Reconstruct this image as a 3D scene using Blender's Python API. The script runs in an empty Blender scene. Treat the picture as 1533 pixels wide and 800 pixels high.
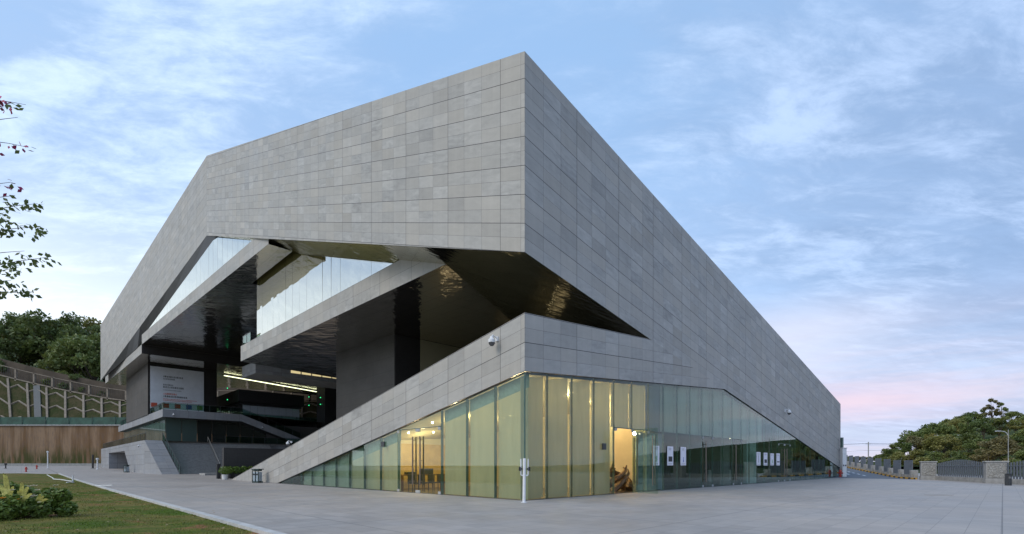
import bpy, bmesh, math, random
import numpy as np
from mathutils import Vector, Matrix
random.seed(7); np.random.seed(7)
sc = bpy.context.scene
col = sc.collection
R = math.radians
# ------------------------------------------------------------------ camera, sky, sun, exposure
EYE = 1.5
cd = bpy.data.cameras.new('camera'); cam = bpy.data.objects.new('camera', cd); col.objects.link(cam)
cam.location = (0, 0, EYE); cam.rotation_euler = (R(90), 0, 0)
cd.sensor_width = 36.0; cd.lens = 735.0 / 1533 * 36.0
cd.shift_y = (697 - 400) / 1533.0; cd.shift_x = 0.0
cd.clip_start = 0.1; cd.clip_end = 6000
sc.camera = cam
SUN_AZ = math.atan2(-0.84, -0.54)          # compass angle from +Y towards +X
SUN_EL = R(40)
sun_dir = Vector((math.sin(SUN_AZ) * math.cos(SUN_EL), math.cos(SUN_AZ) * math.cos(SUN_EL), math.sin(SUN_EL)))
sd = bpy.data.lights.new('sun', 'SUN'); sd.energy = 1.2; sd.angle = R(28); sd.color = (1.0, 0.91, 0.79)
so = bpy.data.objects.new('sun', sd); col.objects.link(so)
so.rotation_euler = sun_dir.to_track_quat('Z', 'Y').to_euler()
sc.view_settings.view_transform = 'Standard'; sc.view_settings.look = 'None'
sc.view_settings.exposure = 0.33; sc.view_settings.gamma = 1.0; sc.view_settings.use_curve_mapping = False
try:
    sc.cycles.max_bounces = 10; sc.cycles.transparent_max_bounces = 24; sc.cycles.use_denoising = True
    sc.cycles.caustics_reflective = False; sc.cycles.caustics_refractive = False
    sc.cycles.sample_clamp_indirect = 4.0
except Exception:
    pass

# ------------------------------------------------------------------ node helpers
class NT:
    def __init__(s, tree):
        s.t = tree; s.n = tree.nodes; s.l = tree.links
    def node(s, kind, **kw):
        nd = s.n.new(kind)
        for k, v in kw.items():
            setattr(nd, k, v)
        return nd
    def put(s, sock, val):
        if isinstance(val, bpy.types.NodeSocket):
            s.l.new(val, sock)
        elif val is not None:
            sock.default_value = val
    def math(s, op, a, b=None, c=None, clamp=False):
        nd = s.node('ShaderNodeMath', operation=op, use_clamp=clamp)
        s.put(nd.inputs[0], a)
        if b is not None: s.put(nd.inputs[1], b)
        if c is not None: s.put(nd.inputs[2], c)
        return nd.outputs[0]
    def vmath(s, op, a, b=None):
        nd = s.node('ShaderNodeVectorMath', operation=op)
        s.put(nd.inputs[0], a)
        if b is not None: s.put(nd.inputs[1], b)
        return nd.outputs['Value'] if op in ('DOT_PRODUCT', 'LENGTH') else nd.outputs[0]
    def mix(s, f, a, b, blend='MIX'):
        nd = s.node('ShaderNodeMix', data_type='RGBA', blend_type=blend)
        s.put(nd.inputs[0], f)
        s.put(nd.inputs[6], a if isinstance(a, bpy.types.NodeSocket) else (*a, 1) if len(a) == 3 else a)
        s.put(nd.inputs[7], b if isinstance(b, bpy.types.NodeSocket) else (*b, 1) if len(b) == 3 else b)
        return nd.outputs[2]
    def ramp(s, f, lo, hi, a=0.0, b=1.0, smooth=True):
        nd = s.node('ShaderNodeMapRange')
        nd.interpolation_type = 'SMOOTHSTEP' if smooth else 'LINEAR'
        s.put(nd.inputs[0], f); s.put(nd.inputs[1], lo); s.put(nd.inputs[2], hi); s.put(nd.inputs[3], a); s.put(nd.inputs[4], b)
        return nd.outputs[0]
    def noise(s, vec, scale, detail=4.0, rough=0.55, dist=0.0):
        nd = s.node('ShaderNodeTexNoise')
        s.put(nd.inputs['Vector'], vec); nd.inputs['Scale'].default_value = scale
        nd.inputs['Detail'].default_value = detail; nd.inputs['Roughness'].default_value = rough
        nd.inputs['Distortion'].default_value = dist
        return nd.outputs[0]
    def sep(s, vec):
        nd = s.node('ShaderNodeSeparateXYZ'); s.put(nd.inputs[0], vec); return nd.outputs
    def comb(s, x, y, z):
        nd = s.node('ShaderNodeCombineXYZ'); s.put(nd.inputs[0], x); s.put(nd.inputs[1], y); s.put(nd.inputs[2], z); return nd.outputs[0]
    def mapping(s, vec, scale=(1, 1, 1), rot=(0, 0, 0), loc=(0, 0, 0)):
        nd = s.node('ShaderNodeMapping'); s.put(nd.inputs[0], vec)
        nd.inputs[1].default_value = loc; nd.inputs[2].default_value = rot; nd.inputs[3].default_value = scale
        return nd.outputs[0]
    def bump(s, h, strength=0.2, dist=0.02):
        nd = s.node('ShaderNodeBump'); s.put(nd.inputs['Height'], h)
        nd.inputs['Strength'].default_value = strength; nd.inputs['Distance'].default_value = dist
        return nd.outputs[0]
    def white(s, vec):
        nd = s.node('ShaderNodeTexWhiteNoise', noise_dimensions='3D'); s.put(nd.inputs[0], vec); return nd.outputs[0]

# world: Nishita sky plus thin streaky cloud
w = bpy.data.worlds.new("World"); sc.world = w; w.use_nodes = True
N = NT(w.node_tree); N.n.clear()
out = N.node('ShaderNodeOutputWorld'); bg = N.node('ShaderNodeBackground'); bg.inputs[1].default_value = 0.12
sky = N.node('ShaderNodeTexSky'); sky.sky_type = 'NISHITA'; sky.sun_disc = False
sky.sun_elevation = SUN_EL; sky.sun_rotation = SUN_AZ % (2 * math.pi)
sky.air_density = 1.0; sky.dust_density = 1.2; sky.ozone_density = 2.5
tc = N.node('ShaderNodeTexCoord'); d = tc.outputs['Generated']
x, y, z = N.sep(d)[:3]
zc = N.math('ADD', N.math('MAXIMUM', z, 0.0), 0.16)
pv = N.comb(N.math('DIVIDE', x, zc), N.math('DIVIDE', y, zc), 0.3)
warp = N.noise(N.mapping(pv, (1, 1, 1), loc=(3.1, 0.7, 0)), 0.8, 2, 0.5)
pv2 = N.vmath('ADD', pv, N.comb(N.math('MULTIPLY', warp, 0.35), N.math('MULTIPLY', warp, -0.25), 0.0))
big = N.noise(N.mapping(pv2, (0.75, 1.15, 1), rot=(0, 0, R(-32)), loc=(1.7, 2.9, 0)), 0.55, 2, 0.5)
streak = N.noise(N.mapping(pv2, (0.65, 1.7, 1), rot=(0, 0, R(-38)), loc=(0.4, 1.2, 0)), 2.3, 10, 0.66, 0.25)
fine = N.noise(N.mapping(pv2, (0.8, 1.6, 1), rot=(0, 0, R(-30))), 6.0, 8, 0.65, 0.3)
sunaz = Vector((-1.0, 0.10, 0)).normalized()                     # the bright part of the evening sky
away = N.vmath('DOT_PRODUCT', d, (sunaz.x, sunaz.y, 0))            # 1 toward the set sun, -1 opposite
side = N.ramp(N.math('ADD', away, 0.0), -0.8, 0.8)
dens = N.math('ADD', N.math('MULTIPLY', big, 0.62), N.math('ADD', N.math('MULTIPLY', streak, 0.62), N.math('MULTIPLY', fine, 0.14)))
dens = N.math('ADD', dens, N.math('MULTIPLY', N.math('ABSOLUTE', N.math('SUBTRACT', x, 0.0)), 0.33))
cl = N.ramp(dens, 0.62, 0.95)
BASE = N.mix(0.62, sky.outputs[0], (3.3, 5.3, 8.3))
elev = N.ramp(z, 0.0, 0.62)
BASE = N.mix(N.math('MULTIPLY', N.math('SUBTRACT', 1.0, elev), 0.55), BASE, (5.6, 6.5, 8.2))
white_c = N.mix(side, (3.7, 4.9, 7.1), (5.6, 6.9, 8.7))
shade_c = N.mix(side, (1.75, 2.7, 4.4), (3.0, 4.25, 6.3))
cc = N.mix(N.ramp(N.math('ADD', N.math('MULTIPLY', fine, 0.6), N.math('MULTIPLY', streak, 0.6)), 0.50, 0.78), shade_c, white_c)
BASE = N.mix(N.math('MULTIPLY', N.ramp(x, 0.15, 0.75), N.ramp(z, 0.08, 0.3, 0.0, 0.75)), BASE, (2.75, 4.0, 6.3))
SK = N.mix(N.math('MULTIPLY', cl, 0.85), BASE, cc)
glow = N.math('MULTIPLY', N.ramp(away, 0.05, 0.95), N.ramp(z, 0.46, 0.10))
SK = N.mix(N.math('MULTIPLY', glow, 0.92), SK, (9.2, 9.5, 9.6))
band = N.noise(N.mapping(d, (1.5, 1.5, 16)), 1.6, 5, 0.6)
pink = N.math('MULTIPLY', N.math('MULTIPLY', N.ramp(away, 0.25, -0.55), N.ramp(z, 0.30, 0.04)), N.ramp(band, 0.35, 0.62, 0.35, 0.95))
SK = N.mix(pink, SK, (5.7, 5.25, 6.1))
rose = N.math('MULTIPLY', N.math('MULTIPLY', N.ramp(N.math('ABSOLUTE', N.math('SUBTRACT', x, 0.56)), 0.20, 0.0), N.ramp(N.math('ABSOLUTE', N.math('SUBTRACT', z, 0.105)), 0.05, 0.0)), 0.42)
SK = N.mix(rose, SK, (7.2, 5.0, 5.7))
cream = N.math('MULTIPLY', N.math('MULTIPLY', N.ramp(N.math('ABSOLUTE', N.math('SUBTRACT', x, 0.47)), 0.22, 0.0), N.ramp(N.math('ABSOLUTE', N.math('SUBTRACT', z, 0.22)), 0.09, 0.0)), 0.45)
SK = N.mix(cream, SK, (7.0, 6.7, 7.3))
N.l.new(SK, bg.inputs[0]); N.l.new(bg.outputs[0], out.inputs[0])

# ------------------------------------------------------------------ materials
MATS = {}
def newmat(name):
    m = bpy.data.materials.new(name); m.use_nodes = True
    n = NT(m.node_tree); n.n.clear()
    o = n.node('ShaderNodeOutputMaterial'); MATS[name] = m
    return m, n, o
def principled(n, o, color, rough=0.6, metal=0.0, normal=None, spec=None):
    b = n.node('ShaderNodeBsdfPrincipled')
    n.put(b.inputs['Base Color'], color if isinstance(color, bpy.types.NodeSocket) else (*color, 1))
    n.put(b.inputs['Roughness'], rough); n.put(b.inputs['Metallic'], metal)
    if spec is not None: b.inputs['Specular IOR Level'].default_value = spec
    if normal is not None: n.l.new(normal, b.inputs['Normal'])
    n.l.new(b.outputs[0], o.inputs[0]); return b
def simple(name, color, rough=0.55, metal=0.0, var=0.12, scale=6.0):
    m, n, o = newmat(name)
    t = n.node('ShaderNodeTexCoord').outputs['Object']
    f = n.noise(t, scale, 5, 0.6)
    c = n.mix(n.ramp(f, 0.3, 0.7), tuple(max(0, k * (1 - var)) for k in color), tuple(k * (1 + var) for k in color))
    principled(n, o, c, rough, metal)
    return m

def stone_mat(name, base, cool=0.0, joint=(0.075, 0.072, 0.07), var=0.17, rough=0.55):
    """large stone panels laid out in the UV map: one unit is one panel; every 3rd/2nd joint is wider"""
    m, n, o = newmat(name)
    uv = n.node('ShaderNodeUVMap').outputs[0]
    U, V = n.sep(uv)[:2]
    fu, fv = n.math('FRACT', U), n.math('FRACT', V)
    cu, cv = n.math('FLOOR', U), n.math('FLOOR', V)
    rnd = n.white(n.comb(cu, cv, 3.7)); rnd2 = n.white(n.comb(cu, cv, 11.3))
    blk = n.white(n.comb(n.math('FLOOR', n.math('DIVIDE', U, 3.0)), n.math('FLOOR', n.math('DIVIDE', V, 2.0)), 5.1))
    mu = n.math('MULTIPLY', uv, 1.0) if False else n.vmath('MULTIPLY', uv, (1.26, 0.615, 1.0))
    offs = n.vmath('ADD', mu, n.comb(n.math('MULTIPLY', rnd, 40.0), n.math('MULTIPLY', rnd2, 37.0), 0.0))
    grain = n.noise(n.mapping(offs, (1.0, 3.2, 1), rot=(0, 0, R(55))), 1.1, 6, 0.6, 0.6)
    cloud = n.noise(mu, 0.22, 4, 0.6)
    speck = n.noise(mu, 22.0, 3, 0.6)
    val = n.math('ADD', n.math('MULTIPLY', n.math('POWER', n.math('SUBTRACT', rnd, 0.5), 3.0), var * 6.0), 1.0)
    val = n.math('ADD', val, n.math('MULTIPLY', n.math('SUBTRACT', blk, 0.5), var * 0.35))
    val = n.math('ADD', val, n.math('MULTIPLY', n.math('SUBTRACT', grain, 0.5), n.math('MULTIPLY', n.math('ADD', 0.25, n.math('POWER', rnd2, 3.0)), var * 5.0)))
    val = n.math('ADD', val, n.math('MULTIPLY', n.math('SUBTRACT', cloud, 0.5), 0.22))
    val = n.math('ADD', val, n.math('MULTIPLY', n.math('SUBTRACT', speck, 0.5), 0.12))
    drip = n.noise(n.mapping(mu, (2.6, 0.10, 1)), 1.0, 5, 0.65)
    val = n.math('ADD', val, n.math('MULTIPLY', n.math('SUBTRACT', drip, 0.5), 0.24))
    tint = n.mix(rnd2, tuple(b * k for b, k in zip(base, (1.01, 1.0, 0.98))), tuple(b * k for b, k in zip(base, (0.975, 1.0, 1.03))))
    c = n.vmath('SCALE', tint); sc_ = c.node; n.put(sc_.inputs['Scale'], val)
    # joints
    def joint_(fr, cell, every, wide, thin):
        hv = n.math('FLOORED_MODULO', cell, float(every))
        dist = n.math('MINIMUM', fr, n.math('SUBTRACT', 1.0, fr))
        isA = n.math('LESS_THAN', n.math('MINIMUM', n.math('ADD', hv, fr), n.math('SUBTRACT', float(every), n.math('ADD', hv, fr))), 0.3)
        wv = n.math('ADD', thin, n.math('MULTIPLY', isA, wide - thin))
        return n.math('LESS_THAN', dist, wv), isA
    jU, aU = joint_(fu, cu, 3, 0.010, 0.0035)
    jV, aV = joint_(fv, cv, 2, 0.024, 0.0075)
    j = n.math('MAXIMUM', jU, jV)
    c2 = n.mix(j, c, joint)
    bh = n.math('SUBTRACT', n.math('MULTIPLY', speck, 0.25), j)
    principled(n, o, c2, n.ramp(cloud, 0.3, 0.7, rough - 0.08, rough + 0.1), 0.0, n.bump(bh, 0.25, 0.01), spec=0.35)
    return m
STONE = stone_mat('grey_stone_cladding', (0.40, 0.381, 0.347), var=0.185)
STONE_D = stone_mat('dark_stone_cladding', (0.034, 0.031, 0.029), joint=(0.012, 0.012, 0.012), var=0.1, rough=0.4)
PIERST = stone_mat('brown_grey_pier_stone', (0.09, 0.083, 0.077), joint=(0.04, 0.05, 0.05), var=0.1)
STONE_L = stone_mat('terrace_stone', (0.30, 0.305, 0.315))

def mirror_mat(name, tint, rough, wave):
    m, n, o = newmat(name)
    p = n.node('ShaderNodeNewGeometry').outputs['Position']
    h = n.noise(n.mapping(p, (1, 1, 1), rot=(0, 0, R(45))), 0.45, 3, 0.55, 0.7)
    h2 = n.noise(n.mapping(p, (0.5, 2.2, 1), rot=(0, 0, R(45))), 0.8, 4, 0.5)
    hh = n.math('ADD', h, n.math('MULTIPLY', h2, 0.4))
    # panel joints of the lining, 1.26 m by 2.5 m
    q = n.mapping(p, (1, 1, 1), rot=(0, 0, R(-45)))
    qx, qy = n.sep(q)[:2]
    jx = n.math('LESS_THAN', n.math('FRACT', n.math('DIVIDE', qx, 1.26)), 0.014)
    jy = n.math('LESS_THAN', n.math('FRACT', n.math('DIVIDE', qy, 2.52)), 0.008)
    c = n.mix(n.math('MAXIMUM', jx, jy), tint, tuple(t * 0.35 for t in tint))
    principled(n, o, c, rough, 1.0, n.bump(hh, 1.0, wave))
    return m
MIRROR = mirror_mat('rippled_dark_metal_lining', (0.62, 0.59, 0.46), 0.09, 0.06)
MIRROR2 = mirror_mat('dark_metal_ceiling', (0.72, 0.67, 0.60), 0.09, 0.08)

def schlick(n, f0, gain=1.0):
    g = n.node('ShaderNodeNewGeometry')
    c = n.math('ABSOLUTE', n.vmath('DOT_PRODUCT', g.outputs['Normal'], g.outputs['Incoming']))
    p = n.math('POWER', n.math('SUBTRACT', 1.0, c, clamp=True), 5.0)
    return n.math('ADD', f0, n.math('MULTIPLY', p, gain * (1.0 - f0)), clamp=True)
def glass_mat(name, tint, refl, rough=0.0):
    m, n, o = newmat(name)
    tr = n.node('ShaderNodeBsdfTransparent'); tr.inputs[0].default_value = (*tint, 1)
    gl = n.node('ShaderNodeBsdfGlossy'); gl.inputs[0].default_value = (0.86, 0.95, 0.93, 1); gl.inputs['Roughness'].default_value = rough
    f = schlick(n, refl)
    mx = n.node('ShaderNodeMixShader'); n.put(mx.inputs[0], f); n.l.new(tr.outputs[0], mx.inputs[1]); n.l.new(gl.outputs[0], mx.inputs[2])
    n.l.new(mx.outputs[0], o.inputs[0]); return m
GLASS = glass_mat('greenish_clear_glass', (0.85, 0.917, 0.872), 0.045)
GLASS_G = glass_mat('green_balustrade_glass', (0.55, 0.72, 0.66), 0.05)
def sky_glass(name, inner, refl):
    m, n, o = newmat(name)
    df = n.node('ShaderNodeBsdfDiffuse'); df.inputs[0].default_value = (*inner, 1)
    gl = n.node('ShaderNodeBsdfGlossy'); gl.inputs[0].default_value = (0.93, 0.97, 0.96, 1); gl.inputs['Roughness'].default_value = 0.015
    f = schlick(n, refl)
    mx = n.node('ShaderNodeMixShader'); n.put(mx.inputs[0], f); n.l.new(df.outputs[0], mx.inputs[1]); n.l.new(gl.outputs[0], mx.inputs[2])
    n.l.new(mx.outputs[0], o.inputs[0]); return m
SKYGLASS = sky_glass('reflective_upper_glass', (0.42, 0.37, 0.16), 0.58)
DARKGLASS = sky_glass('dark_tinted_glass', (0.035, 0.04, 0.035), 0.12)
GREENGLASS = sky_glass('green_terrace_glass', (0.09, 0.13, 0.115), 0.08)

def blind_mat(name, c, holes):
    m, n, o = newmat(name)
    t = n.node('ShaderNodeTexCoord').outputs['Object']
    f = n.noise(n.mapping(t, (1, 1, 0.15)), 2.5, 4, 0.6)
    cc = n.mix(n.ramp(f, 0.3, 0.7), tuple(k * 0.93 for k in c), tuple(k * 1.05 for k in c))
    df = n.node('ShaderNodeBsdfDiffuse'); n.put(df.inputs[0], cc)
    tl = n.node('ShaderNodeBsdfTranslucent'); n.put(tl.inputs[0], cc)
    tr = n.node('ShaderNodeBsdfTransparent')
    a = n.node('ShaderNodeMixShader'); a.inputs[0].default_value = 0.38; n.l.new(df.outputs[0], a.inputs[1]); n.l.new(tl.outputs[0], a.inputs[2])
    b = n.node('ShaderNodeMixShader'); b.inputs[0].default_value = holes; n.l.new(a.outputs[0], b.inputs[1]); n.l.new(tr.outputs[0], b.inputs[2])
    n.l.new(b.outputs[0], o.inputs[0]); return m
BLIND = blind_mat('sheer_beige_blind', (0.66, 0.59, 0.42), 0.09)
BLIND_T = blind_mat('sheer_grey_green_blind', (0.50, 0.53, 0.46), 0.08)
def emis(name, c, s):
    m, n, o = newmat(name)
    e = n.node('ShaderNodeEmission'); e.inputs[0].default_value = (*c, 1); e.inputs[1].default_value = s
    n.l.new(e.outputs[0], o.inputs[0]); return m
LAMP = emis('lit_downlight', (1.0, 0.86, 0.58), 11)
LAMP_S = emis('added_glint_glow', (1.0, 0.8, 0.45), 3.0)  # glow of the added lamps by the rear lobby wall
LINEAR = emis('lit_linear_lamp', (0.95, 1.0, 0.62), 2.0)
GREENLED = emis('green_indicator', (0.05, 1.0, 0.35), 1.6)

WHITE = simple('white_paint', (0.74, 0.75, 0.76), 0.45, 0, 0.05)
PAPER = simple('white_poster_board', (0.82, 0.80, 0.86), 0.6, 0, 0.02)
BANNER = simple('pale_banner_vinyl', (0.80, 0.82, 0.86), 0.5, 0, 0.05, 1.0)
INK = simple('dark_ink', (0.03, 0.03, 0.035), 0.6)
GREYINK = simple('grey_ink', (0.25, 0.25, 0.27), 0.6)
RED = simple('red_paint', (0.45, 0.04, 0.03), 0.45)
REDINK = simple('red_ink', (0.62, 0.10, 0.05), 0.5)
BLUEINK = simple('blue_ink', (0.11, 0.16, 0.45), 0.5)
GREENINK = simple('green_ink', (0.16, 0.36, 0.07), 0.5)
YELINK = simple('yellow_ink', (0.62, 0.48, 0.05), 0.5)
STEEL = simple('brushed_steel', (0.42, 0.42, 0.41), 0.45, 1.0, 0.06, 30)
FITTING = simple('satin_grey_fitting', (0.38, 0.39, 0.39), 0.6, 0.0, 0.05)
BRONZE = simple('bronze_bar', (0.20, 0.17, 0.14), 0.35, 0.8, 0.1, 20)
DARKMETAL = simple('dark_grey_metal', (0.07, 0.075, 0.082), 0.45, 0.4, 0.1)
FENCEMETAL = simple('blue_grey_fence_metal', (0.135, 0.15, 0.17), 0.5, 0.2, 0.1)
BLACK = simple('black_cladding', (0.026, 0.026, 0.028), 0.5, 0, 0.15)
GREENMETAL = simple('dark_green_metal', (0.025, 0.05, 0.048), 0.42, 0.1, 0.15)
BINBLUE = simple('pale_blue_steel', (0.36, 0.43, 0.48), 0.4, 0.2, 0.1)
FIN = simple('green_glass_edge', (0.07, 0.13, 0.11), 0.2, 0, 0.1)
FINGOLD = simple('amber_glass_edge', (0.22, 0.19, 0.07), 0.3, 0, 0.2)
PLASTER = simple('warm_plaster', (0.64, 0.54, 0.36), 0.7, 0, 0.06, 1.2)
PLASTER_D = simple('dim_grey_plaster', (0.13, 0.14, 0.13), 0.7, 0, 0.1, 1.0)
WOODF = simple('timber_furniture', (0.24, 0.12, 0.04), 0.45, 0, 0.3, 9)
ROOT = simple('carved_dark_timber', (0.11, 0.06, 0.022), 0.38, 0, 0.6, 5)
INFLOOR = simple('polished_floor', (0.13, 0.10, 0.07), 0.2, 0, 0.1, 2)
LATT = simple('tan_lattice_concrete', (0.25, 0.205, 0.155), 0.85, 0, 0.2, 1.5)
CONC = simple('weathered_concrete', (0.33, 0.325, 0.31), 0.8, 0, 0.18, 2.5)
ROOFM = simple('grey_roof', (0.25, 0.25, 0.25), 0.8, 0, 0.1, 1)
BARK = simple('bark', (0.10, 0.075, 0.055), 0.9, 0, 0.3, 8)
POT = simple('white_ceramic', (0.72, 0.72, 0.70), 0.3, 0, 0.04)
HOSE = simple('white_hose', (0.66, 0.66, 0.62), 0.5, 0, 0.06)

def leaf_mat(name, c1, c2, scale=0.6, rough=0.55):
    m, n, o = newmat(name)
    g = n.node('ShaderNodeNewGeometry')
    f = n.noise(g.outputs['Position'], scale, 5, 0.6)
    r = n.node('ShaderNodeObjectInfo').outputs['Random']
    c = n.mix(n.ramp(f, 0.35, 0.65), c1, c2)
    f2 = n.noise(g.outputs['Position'], scale * 8, 3, 0.6)
    c = n.mix(n.ramp(f2, 0.35, 0.7, 0.0, 0.5), c, tuple(min(1, k * 1.5 + 0.01) for k in c2))
    c = n.mix(n.math('MULTIPLY', r, 0.45), c, (c2[0] * 1.25, c2[1] * 0.95, c2[2] * 0.6))
    df = n.node('ShaderNodeBsdfPrincipled'); n.put(df.inputs['Base Color'], c); df.inputs['Roughness'].default_value = rough
    tl = n.node('ShaderNodeBsdfTranslucent'); n.put(tl.inputs[0], c)
    mx = n.node('ShaderNodeMixShader'); mx.inputs[0].default_value = 0.3
    n.l.new(df.outputs[0], mx.inputs[1]); n.l.new(tl.outputs[0], mx.inputs[2]); n.l.new(mx.outputs[0], o.inputs[0])
    return m
LEAF = leaf_mat('foliage', (0.09, 0.135, 0.03), (0.175, 0.215, 0.062), 0.35)
LEAF_Y = leaf_mat('olive_foliage', (0.145, 0.165, 0.036), (0.23, 0.225, 0.066), 0.35)
LEAF_B = leaf_mat('brownish_foliage', (0.135, 0.125, 0.05), (0.20, 0.18, 0.078), 0.35)
LEAF_D = leaf_mat('dark_foliage', (0.062, 0.10, 0.026), (0.125, 0.17, 0.05), 0.5)
LEAF_S = leaf_mat('shrub_foliage', (0.07, 0.13, 0.02), (0.17, 0.24, 0.045), 5.0, 0.4)
LEAF_P = leaf_mat('planter_foliage', (0.05, 0.11, 0.015), (0.13, 0.22, 0.03), 4.0, 0.4)
LEAF_V = simple('variegated_leaf', (0.68, 0.62, 0.18), 0.45, 0, 0.35, 14)
BRACT = simple('magenta_bract', (0.30, 0.015, 0.09), 0.6, 0, 0.3, 8)
PETAL = simple('white_petal', (0.78, 0.72, 0.60), 0.6, 0, 0.06)
PETAL_O = simple('orange_petal', (0.85, 0.38, 0.02), 0.6, 0, 0.1)

def plaza_mat():
    m, n, o = newmat('grey_granite_paving')
    p = n.node('ShaderNodeNewGeometry').outputs['Position']
    q = n.mapping(p, rot=(0, 0, R(-45)))
    qx, qy = n.sep(q)[:2]
    row = n.math('FLOOR', n.math('DIVIDE', qy, 0.6))
    xs = n.math('DIVIDE', n.math('ADD', qx, 0.0), 0.6)
    cx_ = n.math('FLOOR', xs)
    rnd = n.white(n.comb(cx_, row, 1.3))
    fx = n.math('FRACT', xs); fy = n.math('FRACT', n.math('DIVIDE', qy, 0.6))
    j = n.math('MAXIMUM', n.math('LESS_THAN', fx, 0.018), n.math('LESS_THAN', fy, 0.018))
    hx = n.math('LESS_THAN', n.math('FRACT', n.math('DIVIDE', qx, 6.0)), 0.006); hy = n.math('LESS_THAN', n.math('FRACT', n.math('DIVIDE', qy, 6.0)), 0.006)
    H = n.math('MAXIMUM', hx, hy)
    st = n.noise(p, 0.16, 6, 0.62, 0.3); st2 = n.noise(p, 1.6, 5, 0.6); sp = n.noise(p, 40, 2, 0.5)
    val = n.math('ADD', 0.88, n.math('MULTIPLY', rnd, 0.13))
    val = n.math('ADD', val, n.math('MULTIPLY', n.math('SUBTRACT', st, 0.5), 0.65))
    val = n.math('ADD', val, n.math('MULTIPLY', n.math('SUBTRACT', st2, 0.5), 0.28))
    val = n.math('ADD', val, n.math('MULTIPLY', n.math('SUBTRACT', sp, 0.5), 0.15))
    val = n.math('SUBTRACT', val, n.math('MULTIPLY', n.ramp(n.noise(p, 0.55, 6, 0.7, 0.8), 0.58, 0.72), 0.16))
    tint = n.mix(n.ramp(n.noise(p, 0.3, 3, 0.5), 0.35, 0.65), (0.41, 0.365, 0.325), (0.385, 0.355, 0.33))
    c = n.vmath('SCALE', tint); n.put(c.node.inputs['Scale'], val)
    c2 = n.mix(n.math('MULTIPLY', j, 0.62), c, (0.12, 0.115, 0.11))
    c2 = n.mix(n.math('MULTIPLY', H, 0.5), c2, (0.10, 0.098, 0.095))
    rust = n.ramp(n.noise(p, 0.75, 5, 0.7, 0.5), 0.68, 0.8, 0, 0.35)
    c2 = n.mix(rust, c2, (0.36, 0.27, 0.19))
    crk = n.ramp(n.noise(n.mapping(p, (0.5, 2.6, 1), rot=(0, 0, R(25))), 0.9, 8, 0.75, 0.6), 0.66, 0.73, 0, 0.4)
    c2 = n.mix(crk, c2, (0.14, 0.135, 0.13))
    principled(n, o, c2, n.ramp(st, 0.3, 0.7, 0.5, 0.7), 0, n.bump(n.math('SUBTRACT', n.math('MULTIPLY', sp, 0.3), j), 0.2, 0.008), spec=0.3)
    return m
PLAZA = plaza_mat()
def lawn_mat():
    m, n, o = newmat('patchy_lawn')
    p = n.node('ShaderNodeNewGeometry').outputs['Position']
    a = n.noise(p, 0.35, 5, 0.6, 0.3); b = n.noise(p, 2.2, 5, 0.65); f = n.noise(n.mapping(p, (1, 1, 1)), 26, 4, 0.7)
    c = n.mix(n.ramp(a, 0.38, 0.60), (0.085, 0.15, 0.014), (0.28, 0.21, 0.07))
    c = n.mix(n.ramp(b, 0.38, 0.66, 0, 0.75), c, (0.10, 0.115, 0.03))
    c = n.mix(n.ramp(f, 0.35, 0.7, 0, 0.75), c, (0.035, 0.05, 0.012))
    s = n.math('MULTIPLY', n.ramp(n.noise(p, 0.8, 6, 0.65, 0.4), 0.57, 0.65), 0.9)
    c = n.mix(s, c, (0.30, 0.12, 0.07))
    principled(n, o, c, 0.9, 0, n.bump(f, 0.6, 0.04), spec=0.1)
    return m
LAWN = lawn_mat()
def blade_mat():
    m, n, o = newmat('grass_blade')
    p = n.node('ShaderNodeNewGeometry').outputs['Position']
    a = n.noise(p, 0.35, 5, 0.6, 0.3); b = n.noise(p, 9, 3, 0.6)
    c = n.mix(n.ramp(a, 0.35, 0.62), (0.095, 0.165, 0.014), (0.30, 0.235, 0.07))
    c = n.mix(n.ramp(b, 0.35, 0.7, 0, 0.6), c, (0.13, 0.18, 0.02))
    principled(n, o, c, 0.7, spec=0.15); return m
BLADE = blade_mat()
def hill_mat():
    m, n, o = newmat('hill_undergrowth')
    p = n.node('ShaderNodeNewGeometry').outputs['Position']
    a = n.noise(p, 0.12, 6, 0.6); b = n.noise(p, 1.3, 5, 0.7)
    c = n.mix(n.ramp(a, 0.35, 0.65), (0.03, 0.05, 0.014), (0.075, 0.085, 0.03))
    c = n.mix(n.ramp(b, 0.4, 0.7, 0, 0.6), c, (0.02, 0.032, 0.01))
    principled(n, o, c, 0.95, 0, n.bump(b, 0.8, 0.3), spec=0.1); return m
HILL = hill_mat()
def slope_mat():
    m, n, o = newmat('planted_slope_earth')
    p = n.node('ShaderNodeNewGeometry').outputs['Position']
    a = n.noise(p, 0.35, 6, 0.65); b = n.noise(p, 2.0, 5, 0.7)
    c = n.mix(n.ramp(a, 0.35, 0.62), (0.045, 0.055, 0.02), (0.085, 0.07, 0.036))
    c = n.mix(n.ramp(b, 0.4, 0.7, 0, 0.7), c, (0.03, 0.042, 0.012))
    principled(n, o, c, 0.95, 0, n.bump(b, 0.8, 0.2), spec=0.1); return m
SLOPE = slope_mat()
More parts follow.
